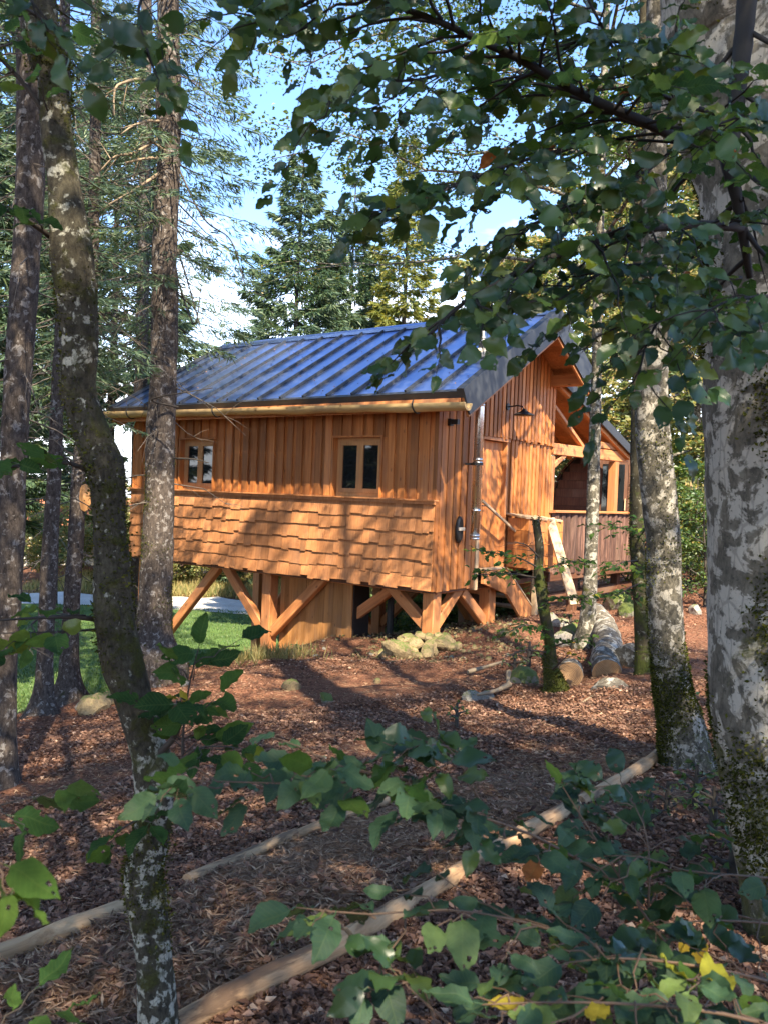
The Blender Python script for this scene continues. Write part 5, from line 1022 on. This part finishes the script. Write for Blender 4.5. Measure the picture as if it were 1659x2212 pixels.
g1 = proto_bush(85, *[float(q) for q in G(1480, 1560)[:2]], .24, .16, 'leaf_mass', 'small leafy seedling at the foot of the straight pale beech', leaf=.05, nl=2, nlimb=6, nsub=3, name='seedling')
for k, (u, v, s, w_) in enumerate(((1440, 1760, .8, 'beside the far edging log'), (1500, 1740, .9, 'between the pale beech and the massive trunk'), (1400, 1800, .8, 'right of the frayed edging log'), (1540, 1800, 1.0, 'close to the massive trunk'), (985, 1570, .8, 'in the middle of the sunny litter'),
        (1580, 1900, 1.1, 'at the foot of the massive trunk'), (640, 1420, .8, 'at the foot of the boarded store'), (1110, 1460, 1.2, 'left of the mossy sapling'), (1140, 1440, 1.3, 'over the dark mossy rock'), (1230, 1370, 1.2, 'among the rocks by the slender beech'))):
    q = G(u, v); copy_tree(g1, q, k * 1.9, s, 'small leafy seedling growing ' + w_, None)
# a far pale house behind the left trunks
hx, hy = at(170, 52); hz = gzs(hx, hy); hu = empty('distant_house', (hx, hy, hz), 'pale house with a red-brown roof far behind the left trunks', 'house', rz=.3)
MB().box(-3.2, 3.2, -2, 2, -.5, 2.3).build('wall', M['hut_wall'], hu)
o = MB(); o.add([(-3.6, -2.5, 2.2), (3.6, -2.5, 2.2), (3.6, 2.5, 2.2), (-3.6, 2.5, 2.2), (-3.6, 0, 4.0), (3.6, 0, 4.0)], [(0, 1, 5, 4), (2, 3, 4, 5)]); o.add([(-3.6, -2.5, 2.2), (-3.6, 2.5, 2.2), (-3.6, 0, 4.0), (3.6, -2.5, 2.2), (3.6, 2.5, 2.2), (3.6, 0, 4.0)], [(0, 2, 1), (3, 4, 5)]); o.build('roof', M['hut_roof'], hu)
for x in (-2, 0, 2): wi = MB().box(x - .4, x + .4, -2.03, -2.0, .7, 1.7).build('window', M['pale'], hu); MB().box(x - .34, x + .34, -2.045, -2.032, .76, 1.64).build('pane', M['glass'], wi)

# ---- beeches behind the photographer that shade the clearing
s1 = proto_decid(91, 5.6, -1.6, 13, .42, 4.6, .22, 'leaf_mass', 'tall beech behind the viewpoint shading the foreground', leaf=.13, nl=55, nlimb=15, nsub=8, bark='beech', group='beeches behind the viewpoint')
for k, (x, y, s) in enumerate(((3.6, -1.4, .58), (-1.1, -.7, .85), (1.5, -1.6, .75), (-2.6, 1.2, .8), (3.0, -4.6, .95), (8.4, -5.0, 1.0), (.6, -3.4, .7), (-3.4, -2.0, .8), (5.2, -9.5, 1.1), (-6, -7, 1.2), (0, -11, 1.2))):
    copy_tree(s1, (x, y, gzs(x, y)), k * 1.37, s, s1['label'], s1['group'])

# ================================================================== LOGS, STONES, LITTER
def log(name, pts, rad, mat, label, cat='log', group=None, n=14, sink=0.3, seed=0, lump=.03, ends=None, step=.08):
    p, rr = resample(np.array(pts, float), step, np.broadcast_to(np.asarray(rad, float), (len(pts),)).copy()); r = R_(seed + 300)
    rr = rr * (1 + .06 * np.sin(np.arange(len(p)) * .9 * r.uniform(.5, 1.5)) * r.uniform(.3, 1) + .03 * r.standard_normal(len(p))); c = p.mean(0)
    ang = math.atan2(p[-1, 1] - p[0, 1], p[-1, 0] - p[0, 0]); ca_, sa_ = math.cos(ang), math.sin(ang); pl_ = p - c; pl_ = np.c_[pl_[:, 0] * ca_ + pl_[:, 1] * sa_, -pl_[:, 0] * sa_ + pl_[:, 1] * ca_, pl_[:, 2]]
    V, F, _ = tube(pl_, rr, n, lump * .5, r); o_ = MB(); o_.add(V, F)
    for ring, rev in ((0, 1), (len(p) - 1, 0)):
        if ends is None or ends[1 - rev if False else (0 if ring == 0 else 1)] is None:
            ctr = V[ring * n:(ring + 1) * n].mean(0); ri = V[ring * n:(ring + 1) * n]; tri = [(n, i, (i + 1) % n) if not rev else (n, (i + 1) % n, i) for i in range(n)]; o_.add(np.vstack([ri, ctr]), tri)
    lg = link(name, o_.mesh(name, True), None, mat); lg.location = c; lg.rotation_euler = (0, 0, ang); props(lg, label, cat, group)
    if ends:
        for ring, e_ in ((0, ends[0]), (len(p) - 1, ends[1])):
            if e_ is None: continue
            ri = V[ring * n:(ring + 1) * n]; ctr = ri.mean(0); m_ = MB(); m_.add(np.vstack([ri - ctr, [[0, 0, 0]]]), [(n, i, (i + 1) % n) if ring else (n, (i + 1) % n, i) for i in range(n)])
            q = m_.build('sawn_end', e_, lg); q.location = ctr
    return lg
AL = ['peeled edging log running out at the lower left corner', 'pale edging log right of the bent young beech', 'weathered edging log ending the upper row by the foreground leaves']
BL = ['thick peeled edging log at the bottom of the picture', 'edging log half hidden behind foreground leaves, second in the lower row', 'short edging log with a frayed broken end', 'far edging log reaching to the mossy foot of the pale beech']
for pts_, lb, k in [(a, l, i) for i, (a, l) in enumerate(zip(LA, AL))] + [(a, l, 5 + i) for i, (a, l) in enumerate(zip(LB, BL))]:
    rad = (.056, .042, .034, 0, 0, .050, .050, .052, .050)[k]
    log('edging_log', [np.array((q[0], q[1], gzs(q[0], q[1]) + rad * .62)) for q in pts_], rad * .80, M['peeled'], lb, 'log', 'logs edging the wood chip path', 12, seed=k)
M['logbark'] = m_bark('grey_log_bark', (0.17, 0.15, 0.115), (0.34, 0.32, 0.27), (0.05, 0.04, 0.03), p_amt=.45, moss_amt=.25, scale=10, low_moss=False, vert=1.0, bmp=.4)
g_ = lambda u, v, up: G(u, v) + np.array((0, 0, up))
log('fallen_log', [P(1311, 1456, 9.2), P(1306, 1425, 9.7), P(1312, 1392, 10.4), P(1303, 1352, 11.5), P(1290, 1330, 12.4), P(1285, 1320, 12.9)], [.155, .16, .165, .155, .14, .13], M['logbark'], 'curved grey trunk lying on the ground with a sawn pale end', seed=20, ends=(M['logend'], None), n=20)
log('cut_log', [P(1348, 1432, 9.5), P(1366, 1428, 9.6)], [.19, .20], M['logbark'], 'upright-tilted log round beside the sawn end of the curved trunk', seed=21, ends=(None, M['dark_wood']), n=20)
log('cut_log', [P(1230, 1458, 8.9), P(1232, 1448, 9.5)], .135, M['logbark'], 'dark log end half buried right of the mossy sapling', seed=22, ends=(M['logend'], None), n=18)
log('wood_slice', [P(1312, 1502, 8.3) + np.array((0, 0, -.12)), P(1330, 1494, 8.4) + np.array((0, 0, -.10))], [.22, .24], M['logbark'], 'thick wood slice lying half buried in front of the curved trunk', seed=23, ends=(None, M['logend']), n=22)
for k, pl_ in enumerate(([(1100, 1478, 8.6), (1070, 1492, 8.4), (1030, 1500, 8.3)], [(1098, 1450, 8.7), (1096, 1480, 8.6)], [(1250, 1530, 7.9), (1200, 1548, 7.7), (1170, 1556, 7.6)], [(1010, 1452, 10.0), (1090, 1428, 10.2)], [(1290, 1500, 8.2), (1240, 1530, 7.9)])):
    log('fallen_branch', [P(*q) for q in pl_], np.linspace(.028, .014, len(pl_)), M['deadwood'], ('dark stick lying at the foot of the mossy sapling', 'short upright stick beside the mossy sapling', 'thin pale branch on the sunlit litter', 'bare branch on the ground right of the stone heap', 'stick leaning to the wood slice')[k], 'branch', None, 7, seed=30 + k)
# stones
import bmesh
def rock_mesh(seed, sq=(1, 1, .75), sub=2):
    bm = bmesh.new(); bmesh.ops.create_icosphere(bm, subdivisions=sub, radius=1.0); r = R_(seed)
    dirs = unit(r.normal(size=(9, 3))); off = r.uniform(.62, .9, 9); V = np.array([v.co[:] for v in bm.verts])
    for d_, o_ in zip(dirs, off): h = V @ d_ - o_; V = V - np.clip(h, 0, None)[:, None] * d_ * .9
    V *= (1 + .05 * r.standard_normal(len(V)))[:, None]; V *= np.array(sq)
    F = np.array([[v.index for v in f.verts] for f in bm.faces]); bm.free(); return mesh_np('rock', V, F, False)
ROCK = {}
for mt in ('limestone', 'greystone', 'mossrock'):
    ROCK[mt] = []
    for s in range(4): me = rock_mesh(400 + s, (1, R_(s).uniform(.7, .95), R_(s + 9).uniform(.6, .85))); me.materials.append(M[mt]); ROCK[mt].append(me)
def rock(pos, size, mt, label, group=None, name='rock'):
    o_ = bpy.data.objects.new(name, ROCK[mt][random.randrange(4)]); COL.objects.link(o_); o_.location = pos; o_.rotation_euler = (random.uniform(-.4, .4), random.uniform(-.4, .4), random.uniform(0, 6.28)); o_.scale = (size,) * 3
    return props(o_, label, 'rock', group)
hc = G(893, 1425) + np.array((0, 0, .10)); hl, hg = 'ochre stone in the heap around the foot of the nearest stilt', 'stones heaped around the nearest stilt'
rock(hc + np.array((-.22, -.05, .04)), .22, 'limestone', 'largest ochre boulder at the left of the heap by the nearest stilt')
rr_ = R_(500)
for k in range(90):
    a = rr_.uniform(0, 6.28); q = math.sqrt(rr_.uniform(0, 1)); x = hc[0] + .10 + .50 * q * math.cos(a); y = hc[1] + .22 + .42 * q * math.sin(a); z = gzs(x, y) + .02 + .26 * (1 - q ** 2) * rr_.uniform(.3, 1)
    rock((x, y, z), rr_.uniform(.055, .14), 'limestone', hl, hg)
sl_, sg_ = 'pale stone lying loose on the ground under the cabin', 'loose stones under the cabin'
for k in range(120):
    u, v = rr_.uniform(640, 1120), rr_.uniform(1335, 1425); q = G(u, v)
    rock(q + np.array((0, 0, .0)), rr_.uniform(.02, .055), ('limestone', 'greystone')[k % 3 == 0], sl_, sg_)
for u, v, s, mt, lb in ((342, 1470, .075, 'greystone', 'white stone right of the bent beech stem'), (400, 1480, .08, 'greystone', 'grey-pink stone right of the white stone'), (815, 1475, .07, 'limestone', 'pale upright stone on the sunny leaf litter'), (705, 1515, .10, 'mossrock', 'greyish half buried stone left of the pale upright stone'),
        (630, 1490, .12, 'limestone', 'low sunlit ochre stone in the middle of the slope'), (205, 1535, .2, 'limestone', 'yellow boulder behind the bent beech'), (180, 1530, .10, 'greystone', 'grey stone beside the yellow boulder'), (240, 1520, .16, 'limestone', 'second yellow boulder partly hidden by the bent beech'),
        (1335, 1310, .30, 'mossrock', 'moss-covered boulder under the terrace'), (1352, 1330, .2, 'mossrock', 'small mossy boulder below the larger mossy one'), (1215, 1355, .16, 'greystone', 'pale rock at the foot of the stair'), (1240, 1375, .2, 'mossrock', 'mossy rock beside the slender beech'), (1215, 1392, .17, 'greystone', 'light broken rock left of the slender beech'),
        (1190, 1345, .14, 'greystone', 'pinkish rock behind the mossy sapling'), (1130, 1480, .22, 'mossrock', 'dark mossy rock left of the mossy sapling'), (1020, 1518, .12, 'greystone', 'flat grey stone in the shade of the sticks'), (1050, 1512, .09, 'greystone', 'small grey stone next to the flat grey stone'), (1085, 1372, .10, 'limestone', 'cream stone left of the stair foot'), (1500, 1325, .14, 'greystone', 'low grey stone on the bare ground to the right'), (700, 1640, .03, 'greystone', 'tiny pale pebble on the leaf litter')):
    q = G(u, v); rock(q + np.array((0, 0, s * .25)), s, mt, lb)

# litter, chips and grass: nobody could count them
def polar(r, n, d0, d1, half):
    d = np.exp(r.uniform(math.log(d0), math.log(d1), n)); a = r.uniform(-half, half, n); return d * np.sin(a), d * np.cos(a)
def scatter(name, mat, n, d0, d1, ln, wd, seed, mask, lift=.012, tilt=.5, label=None, fold=.35, half=.62):
    r = R_(seed); x, y = polar(r, n, d0, d1, half); k = mask(x, y); x, y = x[k], y[k]; z = gz(x, y) + lift * r.uniform(.3, 1.6, len(x)); n = len(x)
    a = r.uniform(0, 6.28, n); D = np.c_[np.cos(a), np.sin(a), r.normal(0, tilt * .5, n)]; nn = unit(np.c_[r.normal(0, tilt, (n, 2)), np.ones(n)]); s = ln * r.uniform(.6, 1.3, n)
    V, F = cards(np.c_[x, y, z], D, nn, s, s * wd * r.uniform(.7, 1.2, n), fold)
    return props(link(name, mesh_np(name, V, F, False), None, mat), label, kind='stuff')
nolawn = lambda x, y: ~in_lawn(x, y)
def near_cabin(x, y): q = np.stack([x - CAB[0], y - CAB[1]], -1); hx_ = q @ EX[:2]; hy_ = q @ EY[:2]; return (hx_ > -4) & (hx_ < .2) & (hy_ > .2) & (hy_ < 4)
scatter('leaf_litter', M['litter'], 250000, 1.6, 9, .040, .62, 601, lambda x, y: nolawn(x, y) & (_sines(x, y, 77, .5, 1.6) - .10 * np.clip(y - 5, 0, 5) + .35 > R_(3).normal(0, .30, len(x))) & ~(in_path(x, y) & (R_(1).random(len(x)) < .8)), label='carpet of fallen brown beech leaves')
scatter('far_leaf_litter', M['litter'], 150000, 7, 26, .038, .6, 602, lambda x, y: nolawn(x, y) & (_sines(x, y, 78, .5, 2.2) - .12 > R_(4).normal(0, .35, len(x))) & (~near_cabin(x, y) | (R_(2).random(len(x)) < .3)), label='fallen leaves on the ground around the cabin')
scatter('bark_chips', M['chips'], 120000, 1.6, 9, .050, .15, 603, lambda x, y: in_path(x, y), .02, .35, 'loose wood chips covering the path', .1)
scatter('needle_litter', M['chips'], 110000, 4, 15, .055, .11, 604, lambda x, y: nolawn(x, y) & (x > -2.5), .012, .3, 'brown twigs and needles on the bare slope', .1)
scatter('rubble', M['limestone'], 14000, 9.5, 16, .05, .8, 605, lambda x, y: near_cabin(x, y) | (np.hypot(x - .9, y - 12.2) < 1.3), .02, .8, 'fine stony rubble under the cabin', .5)
r = R_(620); n = 130; xs_ = r.uniform(XL + .1, XR - .1, n); s_ = r.uniform(.1, 3.0, n) ** 1.0; f_ = slope(True)
q = np.array([HW(*f_(a, b, .012)) for a, b in zip(xs_, s_)]); V, F = cards(q, rand_dirs(r, n, 0, .3), unit(np.array(HW(*f_(0, 1, 1))) - np.array(HW(*f_(0, 1, 0)))) + r.normal(0, .3, (n, 3)), r.uniform(.025, .06, n), .022, .4)
props(link('roof_leaf_litter', mesh_np('roof_leaf_litter', V, F, False), None, M['litter']), 'few fallen leaves scattered on the metal roof', kind='stuff')
def blades(name, mat, pts, h, seed, label, w=.12):
    r = R_(seed); n = len(pts); D = unit(np.c_[r.normal(0, .35, (n, 2)), np.ones(n)]); nn = unit(r.normal(size=(n, 3)) * (1, 1, .1)); s = h * r.uniform(.5, 1.3, n)
    V, F = cards(pts, D, nn, s, s * w, .05); return props(link(name, mesh_np(name, V, F, False), None, mat), label, kind='stuff')
r = R_(610); x = r.uniform(-13, 1, 70000); y = r.uniform(12, 34, 70000); k = in_lawn(x, y); blades('lawn_grass', M['grass'], np.c_[x[k], y[k], gz(x[k], y[k]) + .05], .07, 611, 'short green grass on the lawn', .35)
q = G(585, 1425); x = q[0] + r.normal(0, .30, 900); y = q[1] + r.normal(0, .25, 900); blades('dry_grass', M['dry_grass'], np.c_[x, y, gz(x, y)], .22, 612, 'tuft of dry yellow-green grass at the foot of the store', .05)
x = r.uniform(-16, 2, 26000); y = r.uniform(38, 45, 26000); blades('verge_grass', M['dry_grass'], np.c_[x, y, gz(x, y)], .5, 613, 'tall sunlit grass beyond the gravel road', .08)
